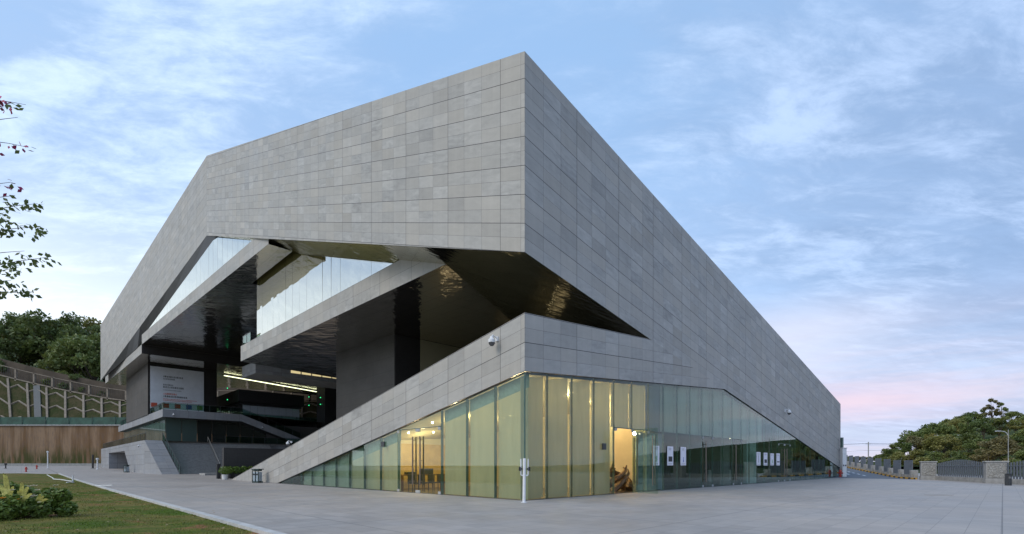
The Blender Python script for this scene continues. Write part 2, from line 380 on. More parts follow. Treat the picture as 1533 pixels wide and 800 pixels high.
def rust_mat():
    m, n, o = newmat('stained_brown_retaining_wall')
    p = n.node('ShaderNodeNewGeometry').outputs['Position']
    a = n.noise(n.mapping(p, (1, 1, 0.10)), 0.55, 6, 0.65); b = n.noise(n.mapping(p, (1, 1, 0.2)), 2.5, 5, 0.7)
    zz = n.sep(p)[2]
    c = n.mix(n.ramp(a, 0.35, 0.62), (0.175, 0.10, 0.05), (0.30, 0.20, 0.125))
    c = n.mix(n.ramp(b, 0.45, 0.7, 0, 0.7), c, (0.17, 0.125, 0.10))
    pv_ = n.math('LESS_THAN', n.math('FRACT', n.math('DIVIDE', n.sep(p)[0], 3.5)), 0.02)
    c = n.mix(n.math('MULTIPLY', pv_, 0.5), c, (0.09, 0.06, 0.04))
    g = n.math('MULTIPLY', n.ramp(n.math('ADD', zz, n.math('MULTIPLY', a, 7.0)), 10.5, 6.0), n.ramp(n.noise(n.mapping(p, (1.6, 1.6, 0.22)), 1.0, 4, 0.6), 0.36, 0.55))
    c = n.mix(n.math('MULTIPLY', g, 0.9), c, (0.055, 0.066, 0.02))
    principled(n, o, c, 0.9, 0, n.bump(b, 0.4, 0.1), spec=0.15); return m
RUST = rust_mat()
def road_mat():
    m, n, o = newmat('asphalt')
    p = n.node('ShaderNodeNewGeometry').outputs['Position']
    a = n.noise(p, 0.4, 5, 0.6); b = n.noise(p, 30, 3, 0.6)
    c = n.mix(n.ramp(a, 0.3, 0.7), (0.13, 0.145, 0.17), (0.18, 0.195, 0.22))
    c = n.mix(n.ramp(b, 0.3, 0.7, 0, 0.35), c, (0.16, 0.17, 0.18))
    principled(n, o, c, 0.85, spec=0.2); return m
ROAD = road_mat()
def stripe_mat():
    m, n, o = newmat('yellow_black_kerb_paint')
    U = n.sep(n.node('ShaderNodeUVMap').outputs[0])[0]
    f = n.math('LESS_THAN', n.math('FRACT', U), 0.55)
    p = n.node('ShaderNodeNewGeometry').outputs['Position']
    c = n.mix(f, (0.03, 0.03, 0.032), (0.62, 0.33, 0.02))
    c = n.mix(n.ramp(n.noise(p, 3, 5, 0.7), 0.55, 0.75, 0, 0.4), c, (0.2, 0.17, 0.12))
    principled(n, o, c, 0.7); return m
STRIPE = stripe_mat()
def relief_mat():
    m, n, o = newmat('carved_stone_relief')
    p = n.node('ShaderNodeTexCoord').outputs['Object']
    v = n.node('ShaderNodeTexVoronoi'); v.feature = 'DISTANCE_TO_EDGE'; n.put(v.inputs['Vector'], p); v.inputs['Scale'].default_value = 5.0
    h = n.math('ADD', n.ramp(v.outputs[0], 0.02, 0.12), n.math('MULTIPLY', n.noise(p, 9, 4, 0.6), 0.8))
    c = n.mix(n.ramp(n.noise(p, 3, 5, 0.6), 0.3, 0.7), (0.27, 0.26, 0.235), (0.37, 0.36, 0.33))
    principled(n, o, c, 0.85, 0, n.bump(h, 0.9, 0.04)); return m
RELIEF = relief_mat()

# ------------------------------------------------------------------ object helpers
S2 = math.sqrt(0.5)
CX, CY = 0.54, 20.8                    # plan position of the building corner
def W(u, v, z):                        # u runs along the right facade, v along the left facade
    return (CX + S2 * (u - v), CY + S2 * (u + v), z)
def UV(x, y):
    s, dd = (y - CY) / S2, (x - CX) / S2
    return ((s + dd) / 2, (s - dd) / 2)
def at(px, Y):                         # world x of an image column at distance Y
    return (px - 766) / 735.0 * Y
def zat(py, Y):
    return EYE + (697 - py) / 735.0 * Y
def org(o):
    p = Vector((0, 0, 0))
    while o: p += o.location; o = o.parent
    return p
def tag(o, label=None, cat=None, group=None, kind=None):
    if label: o['label'] = label
    if cat: o['category'] = cat
    if group: o['group'] = group
    if kind: o['kind'] = kind
    return o
def empty(name, loc, label=None, cat=None, group=None):
    o = bpy.data.objects.new(name, None); col.objects.link(o); o.location = loc; o.empty_display_size = 0.3
    return tag(o, label, cat, group)
class MB:
    """collects faces (world coordinates) for ONE mesh object"""
    def __init__(s): s.v = []; s.f = []; s.uv = []; s.m = []
    def face(s, pts, uvs=None, mi=0):
        b = len(s.v); s.v += [tuple(p) for p in pts]; s.f.append(list(range(b, b + len(pts))))
        s.uv.append(uvs or [(p[0], p[2]) for p in pts]); s.m.append(mi); return s
    def hexa(s, b, t, mi=0):           # bottom ring (4), top ring (4)
        n = len(b)
        s.face(list(reversed(b)), mi=mi); s.face(t, mi=mi)
        for i in range(n):
            j = (i + 1) % n; q = [b[i], b[j], t[j], t[i]]
            L = (Vector(b[j]) - Vector(b[i])).length
            s.face(q, [(0, b[i][2] / 0.615), (L / 1.26, b[j][2] / 0.615), (L / 1.26, t[j][2] / 0.615), (0, t[i][2] / 0.615)], mi)
        return s
    def prism(s, ring, z0, z1, mi=0):  # plan ring of (x, y)
        a = sum(ring[i][0] * ring[(i + 1) % len(ring)][1] - ring[(i + 1) % len(ring)][0] * ring[i][1] for i in range(len(ring)))
        if a < 0: ring = ring[::-1]
        return s.hexa([(x, y, z0) for x, y in ring], [(x, y, z1) for x, y in ring], mi)
    def box(s, c, size, rz=0.0, mi=0):
        cx, cy, cz = c; a, b, h = size[0] / 2, size[1] / 2, size[2] / 2; ca, sa = math.cos(rz), math.sin(rz)
        r = [(cx + ca * px - sa * py, cy + sa * px + ca * py) for px, py in ((-a, -b), (a, -b), (a, b), (-a, b))]
        return s.prism(r, cz - h, cz + h, mi)
    def ubox(s, u0, u1, v0, v1, z0, z1, mi=0):
        return s.prism([W(u0, v0, 0)[:2], W(u1, v0, 0)[:2], W(u1, v1, 0)[:2], W(u0, v1, 0)[:2]], z0, z1, mi)
    def tube(s, pts, r, n=8, caps=True, mi=0):
        pts = [Vector(p) for p in pts]; rr = r if isinstance(r, (list, tuple)) else [r] * len(pts)
        rings = []
        for i, p in enumerate(pts):
            dd = (pts[min(i + 1, len(pts) - 1)] - pts[max(i - 1, 0)]).normalized()
            a = dd.orthogonal().normalized() if i == 0 else (rings_a - dd * rings_a.dot(dd)).normalized()
            rings_a = a; b = dd.cross(a)
            rings.append([p + (a * math.cos(2 * math.pi * k / n) + b * math.sin(2 * math.pi * k / n)) * rr[i] for k in range(n)])
        for i in range(len(pts) - 1):
            for k in range(n):
                s.face([rings[i][k], rings[i][(k + 1) % n], rings[i + 1][(k + 1) % n], rings[i + 1][k]], mi=mi)
        if caps:
            s.face(rings[0][::-1], mi=mi); s.face(rings[-1], mi=mi)
        return s
    def lathe(s, c, prof, n=16, mi=0):  # prof: (radius, z)
        for i in range(len(prof) - 1):
            for k in range(n):
                a0, a1 = 2 * math.pi * k / n, 2 * math.pi * (k + 1) / n
                q = [(c[0] + prof[i][0] * math.cos(a0), c[1] + prof[i][0] * math.sin(a0), c[2] + prof[i][1]), (c[0] + prof[i][0] * math.cos(a1), c[1] + prof[i][0] * math.sin(a1), c[2] + prof[i][1]),
                     (c[0] + prof[i + 1][0] * math.cos(a1), c[1] + prof[i + 1][0] * math.sin(a1), c[2] + prof[i + 1][1]), (c[0] + prof[i + 1][0] * math.cos(a0), c[1] + prof[i + 1][0] * math.sin(a0), c[2] + prof[i + 1][1])]
                s.face(q, mi=mi)
        return s
    def build(s, name, mat, parent=None, smooth=False, bevel=0.0):
        o0 = org(parent)
        me = bpy.data.meshes.new(name)
        me.from_pydata([(x - o0.x, y - o0.y, z - o0.z) for x, y, z in s.v], [], s.f)
        l = me.uv_layers.new(name='UVMap')
        flat = [c for f in s.uv for p in f for c in p]
        l.data.foreach_set('uv', flat)
        for mm in (mat if isinstance(mat, (list, tuple)) else [mat]): me.materials.append(mm)
        me.polygons.foreach_set('material_index', s.m)
        if smooth or bevel:
            bm = bmesh.new(); bm.from_mesh(me); bmesh.ops.remove_doubles(bm, verts=bm.verts, dist=1e-4)
            if bevel:
                es = [e for e in bm.edges if len(e.link_faces) == 2 and e.calc_face_angle(0) > 0.6]
                try: bmesh.ops.bevel(bm, geom=es, offset=bevel, segments=1, affect='EDGES', clamp_overlap=True)
                except Exception: pass
            if smooth:
                for f in bm.faces: f.smooth = True
                for e in bm.edges:
                    if len(e.link_faces) == 2 and e.calc_face_angle(0) > 0.7: e.smooth = False
            bm.to_mesh(me); bm.free()
        me.update()
        o = bpy.data.objects.new(name, me); col.objects.link(o)
        if parent: o.parent = parent
        return o
def copy_tree(o, parent=None):
    c = o.copy(); col.objects.link(c)
    if parent: c.parent = parent
    for ch in o.children: copy_tree(ch, c)
    return c
def raw_mesh(name, verts, faces, mat):
    me = bpy.data.meshes.new(name)
    me.from_pydata(verts, [], faces); me.materials.append(mat); me.update(); return me

# ------------------------------------------------------------------ ground
def sstep(t): t = min(1, max(0, t)); return t * t * (3 - 2 * t)
def gz(x, y):
    u, v = UV(x, y)
    left = 0.00008 * max(0, v - 18) ** 2 * sstep((30 - u) / 20)
    left = min(left, 1.4)
    right = 0.045 * max(0, y - 58) * sstep((x - 20) / 18)
    return left + min(right, 2.5)
def sheet(name, mat, us, vs, dz, inside=None, coords='uv'):
    verts = []; idx = {}; faces = []
    for i, a in enumerate(us):
        for j, b in enumerate(vs):
            x, y = (W(a, b, 0)[:2] if coords == 'uv' else (a, b))
            idx[i, j] = len(verts); verts.append((x, y, gz(x, y) + (dz(x, y) if callable(dz) else dz)))
    for i in range(len(us) - 1):
        for j in range(len(vs) - 1):
            faces.append((idx[i, j], idx[i + 1, j], idx[i + 1, j + 1], idx[i, j + 1]))
    me = raw_mesh(name, verts, faces, mat)
    for p in me.polygons: p.use_smooth = True
    o = bpy.data.objects.new(name, me); col.objects.link(o); o['kind'] = 'structure'; return o
def lin(a, b, n): return [a + (b - a) * i / n for i in range(n + 1)]
sheet('ground', HILL, lin(-900, 900, 90), lin(-300, 1500, 90), -0.55, coords='xy')
KU = -11.3
sheet('plaza', PLAZA, lin(KU + 0.06, 72, 42), lin(-75, 150, 75), 0.0)
sheet('plaza_left', PLAZA, lin(-75, KU + 0.02, 20), lin(79, 150, 24), -0.004)
sheet('side_road', ROAD, lin(-110, -70.2, 20), lin(-60, 79, 40), -0.01)
def lawn_dz(x, y):
    u, v = UV(x, y)
    return 0.02 + 0.10 * sstep((KU - 0.4 - u) / 4) + 0.05 * math.sin(x * 0.31) * math.cos(y * 0.23) * sstep((KU - 1 - u) / 4)
sheet('lawn', LAWN, lin(-70, KU - 0.14, 60), lin(-16, 78.6, 90), lawn_dz)
k = MB()
for a, b in zip(lin(-16, 78.7, 94)[:-1], lin(-16, 78.7, 94)[1:]):
    za, zb = gz(*W(KU, a, 0)[:2]), gz(*W(KU, b, 0)[:2])
    k.hexa([W(KU - 0.14, a, za - 0.03), W(KU + 0.06, a, za - 0.03), W(KU + 0.06, b, zb - 0.03), W(KU - 0.14, b, zb - 0.03)][::1],
           [W(KU - 0.14, a, za + 0.10), W(KU + 0.06, a, za + 0.10), W(KU + 0.06, b, zb + 0.10), W(KU - 0.14, b, zb + 0.10)])
tag(k.build('lawn_kerb', simple('pale_kerb_stone', (0.50, 0.49, 0.47), 0.8, 0, 0.15, 2)), kind='structure')
# grass blades on the near lawn
gv = []; gf = []
for i in range(46000):
    t = random.random() ** 1.9
    v = -8 + t * 50; u = KU - 0.16 - random.random() ** 1.25 * (7 + 10 * t)
    x, y, _ = W(u, v, 0)
    if abs(x) > y * 1.12 or y < 8: continue
    z = gz(x, y) + lawn_dz(x, y) - 0.005
    if math.sin(x * 1.9 + 2 * math.sin(y * 0.7)) * math.sin(y * 1.3 + x * 0.4) > 0.62: continue
    a = random.random() * 6.28; h = random.uniform(0.02, 0.055); wd = random.uniform(0.006, 0.012) * (1 + t)
    lx, ly = random.gauss(0, 0.02), random.gauss(0, 0.02)
    b = len(gv); gv += [(x - math.cos(a) * wd, y - math.sin(a) * wd, z), (x + math.cos(a) * wd, y + math.sin(a) * wd, z), (x + lx, y + ly, z + h)]
    gf.append((b, b + 1, b + 2))
o = bpy.data.objects.new('grass', raw_mesh('grass', gv, gf, BLADE)); col.objects.link(o)
tag(o, 'short patchy green and straw coloured lawn grass beside the plaza kerb', 'grass', kind='stuff')
# fallen leaves
lv = []; lf = []
for i in range(260):
    v = -6 + random.random() ** 1.5 * 40; u = KU + random.uniform(-8, 0.5)
    x, y, _ = W(u, v, 0); z = gz(x, y) + (lawn_dz(x, y) if u < KU else 0.02) + 0.035; a = random.random() * 6.28; r = random.uniform(0.03, 0.06)
    b = len(lv); lv += [(x + r * math.cos(a + q) * (1 if q % 3.14 < 0.1 else 0.5), y + r * math.sin(a + q) * (1 if q % 3.14 < 0.1 else 0.5), z + random.uniform(0, 0.02)) for q in (0, 1.57, 3.14, 4.71)]
    lf.append((b, b + 1, b + 2, b + 3))
o = bpy.data.objects.new('fallen_leaves', raw_mesh('fallen_leaves', lv, lf, simple('dry_leaf', (0.35, 0.24, 0.14), 0.8, 0, 0.4, 3))); col.objects.link(o)
tag(o, 'pale dry leaves scattered over the lawn', 'leaves', kind='stuff')
# road on the right, rising away
def road_pt(s, t):                     # s along (0 near .. 1 far), t across (0 at fence kerb .. 1 building side)
    ax, ay = 43.0, 52.6; bx, by = 58.0, 86.5
    dx, dy = bx - ax, by - ay; L = math.hypot(dx, dy); dx /= L; dy /= L
    return ax + dx * s + -dy * t, ay + dy * s + dx * t
rv = []; rf = []
ns = 40
for i in range(ns + 1):
    for t in (0.0, 4, 8, 12.0):
        s = 5.5 * t / 12 + (150 - 5.5 * t / 12) * i / ns * 1.0
        x, y = road_pt(s, t); rv.append((x, y, gz(x, y) + 0.005))
for i in range(ns):
    for j in range(3):
        a = i * 4 + j; rf.append((a, a + 4, a + 5, a + 1))
o = bpy.data.objects.new('road', raw_mesh('road', rv, rf, ROAD)); col.objects.link(o); o['kind'] = 'structure'
mk = MB()
def mark(s0, s1, t, wd):
    p = [road_pt(s0, t - wd), road_pt(s1, t - wd), road_pt(s1, t + wd), road_pt(s0, t + wd)]
    mk.face([(x, y, gz(x, y) + 0.010) for x, y in p])
for i in range(10):
    mark(6.4 + i * 2.9, 7.9 + i * 2.9, 2.3, 0.10)
mark(3.6, 6.2, 0.95, 0.13); mark(11.5, 14.0, 3.6, 0.13)
tag(mk.build('road_markings', WHITE), kind='structure')
kb = MB()
for i in range(80):
    s0, s1 = i * 0.9, i * 0.9 + 0.9
    b = [road_pt(s0, -0.02), road_pt(s1, -0.02), road_pt(s1, -0.32), road_pt(s0, -0.32)]
    lo = [(x, y, gz(x, y) - 0.03) for x, y in b]; hi = [(x, y, gz(x, y) + 0.17) for x, y in b]
    kb.face(hi[::-1], [(s0 / 1.8, 0), (s1 / 1.8, 0), (s1 / 1.8, 1), (s0 / 1.8, 1)][::-1])
    for m_ in range(4):
        q = (m_ + 1) % 4; sa = [s0, s1, s1, s0][m_] / 1.8; sb = [s0, s1, s1, s0][q] / 1.8
        kb.face([lo[m_], lo[q], hi[q], hi[m_]], [(sa + 0.001, 0), (sb - 0.001, 0), (sb - 0.001, 1), (sa + 0.001, 1)])
tag(kb.build('road_kerb', STRIPE), kind='structure')

# ------------------------------------------------------------------ the museum building
B = empty('museum_building', W(0, 0, 0), 'huge angular grey stone museum with overhanging upper block, mirrored soffits and glazed lower corner', 'building')
def stone_face(mb, pts, a, b, mi=0):
    mb.face([W(*p) for p in pts], [(a(*p), b(*p)) for p in pts], mi)
PW, PH = 3.79 / 3, 0.615
A_left = lambda u, v, z: (v - 1.5) / PW
B_left = lambda u, v, z: (z - 0.352 * v - 10.53) / PH
A_right = lambda u, v, z: u / 1.2
B_right = lambda u, v, z: (z + 0.1712 * u - 10.53) / PH
roof_z = lambda u, v: 19.05 - 0.1727 * u + 0.3581 * v
sof_z = lambda u, v: 10.53 - 0.170 * u + 0.345 * v
UE = 57.2
# upper block walls
m = MB(); stone_face(m, [(0, 0, 10.53), (0, 0, 19.05), (0, 50.4, 37.1), (0, 50.4, 27.92)], A_left, B_left); m.build('wall', STONE, B)
m = MB(); stone_face(m, [(0, 0, 10.53), (10.47, 0, 8.75), (21.2, 0, 7.05), (UE, 0, 1.17), (UE, 0, 9.17), (0, 0, 19.05)], A_right, B_right); m.build('wall', STONE, B)
WU, WV, WZ0, WZ1 = -3.2, 120.6, 19.4, 31.2      # far end of the wing
wing_u = lambda v: WU * (v - 50.4) / (WV - 50.4)
wing_z = lambda v: 27.92 + (WZ0 - 27.92) * (v - 50.4) / (WV - 50.4)
A_w = lambda u, v, z: (math.hypot(u, v - 50.4)) / PW
B_w = lambda u, v, z: (z - wing_z(v)) / PH
m = MB(); stone_face(m, [(0, 50.4, 27.92), (0, 50.4, 37.1), (WU, WV, WZ1), (WU, WV, WZ0)], A_w, B_w); m.build('wall', STONE, B)
m = MB()
m.face([W(WU, WV, WZ0), W(WU, WV, WZ1), W(45, WV, 27), W(45, WV, 21), W(-1.9, WV, 20.95)])
m.face([W(UE, 0, 0), W(UE, 50, 0), W(UE, 50, 27), W(UE, 0, 9.17)])
m.face([W(UE, 50, 0), W(UE, 50, 27), W(45, WV, 27), W(45, WV, 20)]); m.build('rear_wall', STONE, B)
m = MB(); m.face([W(0, 0, 19.05), W(UE, 0, 9.17), W(UE, 50.4, 27.2), W(0, 50.4, 37.1)])
m.face([W(0, 50.4, 37.1), W(UE, 50.4, 27.2), W(45, WV, 27), W(WU, WV, WZ1)]); m.build('roof', ROOFM, B)
# mirrored soffits
m = MB()
ring = [(0.02, 0.02), (10.47, 0.02), (40, 14), (40, 50.4), (0.02, 50.4)]
m.face([W(u, v, sof_z(u, v)) for u, v in ring]); m.build('soffit', MIRROR, B)
m = MB()
gl_u = lambda v: 0.62 - 1.52 * (v - 34.0) / 48.0        # line of the glass behind
def wing_in(v):
    if v < 84: return W(gl_u(v) + 0.04, v, 26.85 - 0.115 * (v - 47.3))
    return W(-1.47 - 0.0139 * (v - 83.3), v, 20.9)
m.face([W(0, 50.4, 27.92), wing_in(50.4), wing_in(47.3)])
m.face([W(0, 50.4, 27.92), wing_in(47.3), W(0.02, 47.3, sof_z(0.02, 47.3))])
vv_ = [50.4, 58, 67, 76, 84 - 1e-3, 86.5, 92, 98, WV]
for va, vb in zip(vv_[:-1], vv_[1:]):
    m.face([W(wing_u(va), va, wing_z(va)), W(wing_u(vb), vb, wing_z(vb)), wing_in(vb), wing_in(va)])
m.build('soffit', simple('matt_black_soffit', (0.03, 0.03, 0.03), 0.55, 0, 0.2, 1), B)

def plamp(u, v, z, e, r=0.12, c=(1.0, 0.78, 0.42)):
    ld = bpy.data.lights.new('lobby_point_light', 'POINT'); ld.energy = e; ld.shadow_soft_size = r; ld.color = c
    lo = bpy.data.objects.new('lobby_point_light', ld); col.objects.link(lo); lo.parent = B
    lo.location = Vector(W(u, v, z)) - B.location
LOBBY = sky_glass('amber_lobby_glass', (0.42, 0.39, 0.26), 0.05)
# balcony slab (front one)
zA0, zA1 = 13.0, 14.7
m = MB()
ringA = [(2.1, 8.2), (2.1, 45.3), (14.1, 47.7), (30, 50), (30, 21.4)]
fb = lambda u, v, z: (z - zA0) / 0.85
def band_wall(mb, p, q, z0, z1, ph, pw=PW):
    L = math.hypot(q[0] - p[0], q[1] - p[1])
    mb.face([W(*p, z0), W(*p, z1), W(*q, z1), W(*q, z0)], [(0.2, 0.0), (0.2, (z1 - z0) / ph), (0.2 + L / pw, (z1 - z0) / ph), (0.2 + L / pw, 0)])
band_wall(m, (2.1, 8.2), (2.1, 45.3), zA0, zA1, 0.85)
band_wall(m, (2.1, 45.3), (14.1, 47.7), zA0, zA1, 0.85)
band_wall(m, (2.1, 45.3), (2.45, 45.3), zA0 + 0.01, zA1, 0.85)
m.face([W(2.1, 12.5, zA1), W(2.45, 12.5, zA1), W(2.45, 45.3, zA1), W(2.1, 45.3, zA1)])
m.build('balcony_fascia', STONE, B)
m = MB(); m.face([W(u, v, zA0 + 0.003) for u, v in ringA]); m.build('balcony_underside', MIRROR2, B)
m = MB(); m.face([W(u, v, zA1 - 0.25) for u, v in [(2.46, 12), (2.46, 45.2), (14, 47.6), (30, 49), (30, 22)]]); m.build('balcony_floor', ROOFM, B)
# upper glass above the balcony slab: one pane each, tilted a hair so the reflections break from pane to pane
def sloped_panes(p0, p1, n, z0, topz, mat, name='glass_pane', tilt=0.004, gap=0.012):
    for i in range(n):
        a, b = i / n, (i + 1) / n
        pu = [p0[0] + (p1[0] - p0[0]) * t for t in (a, b)]; pvv = [p0[1] + (p1[1] - p0[1]) * t for t in (a, b)]
        L = math.hypot(p1[0] - p0[0], p1[1] - p0[1]); eu, ev = (p1[0] - p0[0]) / L * gap, (p1[1] - p0[1]) / L * gap
        k1, k2 = random.uniform(-tilt, tilt), random.uniform(-tilt, tilt)
        za, zb = topz(pu[0], pvv[0]), topz(pu[1], pvv[1])
        zl = z0 if not callable(z0) else None
        la = zl if zl is not None else z0(pu[0], pvv[0]); lb = zl if zl is not None else z0(pu[1], pvv[1])
        if za - la < 0.12 and zb - lb < 0.12: continue
        za, zb = max(za, la + 0.03), max(zb, lb + 0.03)
        mb = MB()
        f1 = [W(pu[0] + eu, pvv[0] + ev, la), W(pu[1] - eu, pvv[1] - ev, lb), W(pu[1] - eu + k1, pvv[1] - ev, zb - 0.01), W(pu[0] + eu + k2, pvv[0] + ev, za - 0.01)]
        th = 0.02
        f2 = [tuple(Vector(p) + Vector((S2 * th, S2 * th, 0))) for p in f1]
        mb.face(f1); mb.face(f2[::-1])
        for q in range(4): mb.face([f1[q], f2[q], f2[(q + 1) % 4], f1[(q + 1) % 4]])
        mb.build(name, mat, B)
sloped_panes((2.75, 13.0), (2.75, 42.1), 18, zA1 - 0.2, lambda u, v: sof_z(u, v), SKYGLASS, tilt=0.02)
m = MB(); m.ubox(2.8, 30, 41.95, 42.1, zA1, 20.5); m.build('glass_return', DARKGLASS, B)
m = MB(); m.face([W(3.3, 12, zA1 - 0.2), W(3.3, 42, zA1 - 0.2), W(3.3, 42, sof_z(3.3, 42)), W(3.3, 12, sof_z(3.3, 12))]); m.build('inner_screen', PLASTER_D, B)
# small glass guard at the balcony end
m = MB(); m.ubox(2.25, 2.28, 42.6, 45.1, zA1, zA1 + 1.05); g_ = m.build('glass_guard', GLASS_G, B)
m = MB(); m.ubox(2.23, 2.3, 42.5, 45.2, zA1 + 1.05, zA1 + 1.12); m.ubox(2.24, 2.29, 45.1, 45.16, zA1, zA1 + 1.05); m.ubox(2.24, 2.29, 43.8, 43.86, zA1, zA1 + 1.05); m.build('guard_rail', BLACK, g_)

# second slab, further left, and its glass
zB0, zB1 = 20.9, 22.45
b0, b1 = (0.25, 31.2), (-1.4, 83.3)
m = MB(); band_wall(m, b0, b1, zB0, zB1, 0.78)
m.face([W(*b0, zB1), W(b0[0] + 0.35, b0[1], zB1), W(b1[0] + 0.35, b1[1], zB1), W(*b1, zB1)]); m.build('gallery_fascia', STONE, B)
m = MB()
m.face([W(0.25, 31.2, zB0 + 0.004), W(-0.1, 42.4, zB0 + 0.004), W(2.3, 42.4, zB0 + 0.004), W(2.3, 31.2, zB0 + 0.004)])
m.face([W(-0.1, 42.4, zB0 + 0.004), W(-1.4, 83.3, zB0 + 0.004), W(45, 83.3, zB0 + 0.004), W(45, 42.4, zB0 + 0.004)]); m.build('gallery_underside', MIRROR2, B)
m = MB(); m.face([W(2.3, 31.2, zB0), W(2.3, 42.4, zB0), W(2.3, 42.4, sof_z(2.3, 42.4)), W(2.3, 31.2, sof_z(2.3, 31.2))]); m.build('gallery_beam', LOBBY, B)
def topB(u, v): return sof_z(0.5, v) if v < 47.3 else 26.9 - 0.115 * (v - 47.3)
sloped_panes((0.62, 34.0), (-0.9, 82.0), 30, zB1 - 0.1, topB, SKYGLASS, tilt=0.008)
# rear slab with its down-stand, whose shade is put into a darker stone
zC0, zC1 = 19.45, 20.9
m = MB(); band_wall(m, (-1.42, 83.3), (-2.0, 125), zC0, zC1, 0.75); m.build('rear_slab_fascia', STONE, B)
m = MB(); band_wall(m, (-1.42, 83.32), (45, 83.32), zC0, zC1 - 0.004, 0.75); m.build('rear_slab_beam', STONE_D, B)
m = MB(); m.face([W(-1.42, 83.3, zC0), W(-2, 125, zC0), W(14, 125, zC0), W(18, 112, zC0), W(45, 104, zC0), W(45, 83.3, zC0)]); m.build('rear_slab_underside', MIRROR2, B)
m = MB(); m.face([W(-0.92, 82, zB1 - 0.1), W(-1.4, 86.4, 20.8), W(-1.4, 86.4, 21.0), W(-0.92, 82, 22.9)]); m.build('upper_dark_glazing', DARKGLASS, B)
# cores and rear dark walls
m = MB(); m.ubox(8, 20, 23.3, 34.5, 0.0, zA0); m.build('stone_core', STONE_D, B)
m = MB(); m.ubox(8.04, 10.6, 23.25, 23.29, 0.02, zA0 - 0.02); m.build('core_shade_sheet', BLACK, B)  # thin black sheet: the dark of a recess put into its colour
m = MB(); m.ubox(20.02, 52, 23.5, 24, 0.0, 14.0); m.build('rear_lobby_glass', LOBBY, B)
m = MB(); m.ubox(10.65, 20, 23.2, 23.26, 0.02, zA0 - 0.02); m.build('lobby_lining', LOBBY, B)
m = MB(); m.ubox(29, 45, 84, 88, 0.0, zC0); m.build('rear_core', BLACK, B)
for z_, uu in ((13.9, 31), (15.2, 31)):
    pass
for uu, vv in ((4.5, 12.0), (6.0, 14.5), (7.5, 17.0), (9.0, 15.0)):  # added out of sight, only to reflect as gold glints in the soffit
    x, y, _ = W(uu, vv, 0); z = 7.98 + 0.0735 * uu - 0.1925 * vv; m = MB(); m.lathe((x, y, z), [(0.0, 0.12), (0.10, 0.12), (0.12, 0.0)], 10); m.build('hidden_glint_lamp', LAMP, B)
for uu, zz in ((13.0, 6.5), (22.5, 8.5)):  # added glow sources that warm what the mirrored soffit reflects
    x, y, _ = W(uu, 22.7, 0); m = MB(); m.lathe((x, y, zz), [(0.0, 0.0), (0.07, 0.0), (0.09, 0.12), (0.0, 0.14)], 10); m.build('added_glint_lamp', LAMP_S, B)
    plamp(uu, 21.6, zz - 0.3, 4.5, 0.7)
# pier with banner wall
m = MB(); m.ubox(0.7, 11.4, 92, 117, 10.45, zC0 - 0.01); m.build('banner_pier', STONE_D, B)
m = MB(); band_wall(m, (0.68, 92), (0.68, 117), 10.45, zC0 - 0.02, 1.2, 2.4); m.build('pier_cladding', PIERST, B)

# ---- terraces and stairs on the left
zT, zT0 = 10.45, 9.2
m = MB()
band_wall(m, (0.8, 80), (0.8, 130), zT0, zT, 1.26); m.build('terrace_fascia', STONE_L, B)
m = MB(); band_wall(m, (0.8, 80), (12.2, 80), zT0, zT, 1.26); m.face([W(12.2, 80, zT0), W(12.2, 80, zT), W(22.5, 80, 6.6), W(22.5, 80, 5.35)], [(9, 0), (9, 1), (17.5, 1), (17.5, 0)]); m.build('terrace_fascia', STONE_L, B)
m = MB(); m.face([W(0.8, 80, zT), W(12.2, 80, zT), W(30, 86, zT), W(40, 92, zT), W(40, 118, zT), W(0.8, 130, zT)]); m.build('terrace_floor', CONC, B)
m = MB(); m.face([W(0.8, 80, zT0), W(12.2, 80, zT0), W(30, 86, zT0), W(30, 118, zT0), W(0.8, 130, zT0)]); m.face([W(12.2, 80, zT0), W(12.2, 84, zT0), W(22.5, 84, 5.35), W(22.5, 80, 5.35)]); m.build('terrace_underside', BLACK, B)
m = MB(); m.face([W(12.2, 80, zT), W(22.5, 80, 6.6), W(22.5, 84, 6.6), W(12.2, 84, zT)]); m.build('terrace_ramp', CONC, B)
zL = 5.3
for i in range(20):                    # green glass under the terrace, left side
    a = 82 + i * 2.3; m = MB(); m.ubox(1.5, 1.54, a + 0.04, a + 2.26, zL, zT0 - 0.01); m.build('glass_pane', GREENGLASS, B)
for i in range(7):
    a = 1.56 + i * 2.2; m = MB(); m.ubox(a + 0.04, a + 2.16, 82, 82.04, zL, zT0 - 0.01); m.build('glass_pane', GREENGLASS if i < 2 else DARKGLASS, B)
m = MB(); m.ubox(17, 34, 82, 82.3, zL, 9.0); m.build('landing_wall', PIERST, B)
m = MB(); m.face([W(-2, 76.7, zL), W(30, 78, zL), W(30, 82, zL), W(1, 82, zL), W(1, 133, zL), W(-2, 133, zL)]); m.build('landing_floor', CONC, B)
m = MB(); band_wall(m, (9, 78), (30, 78), 0.1, zL, 0.8); m.build('landing_front', STONE_L, B)
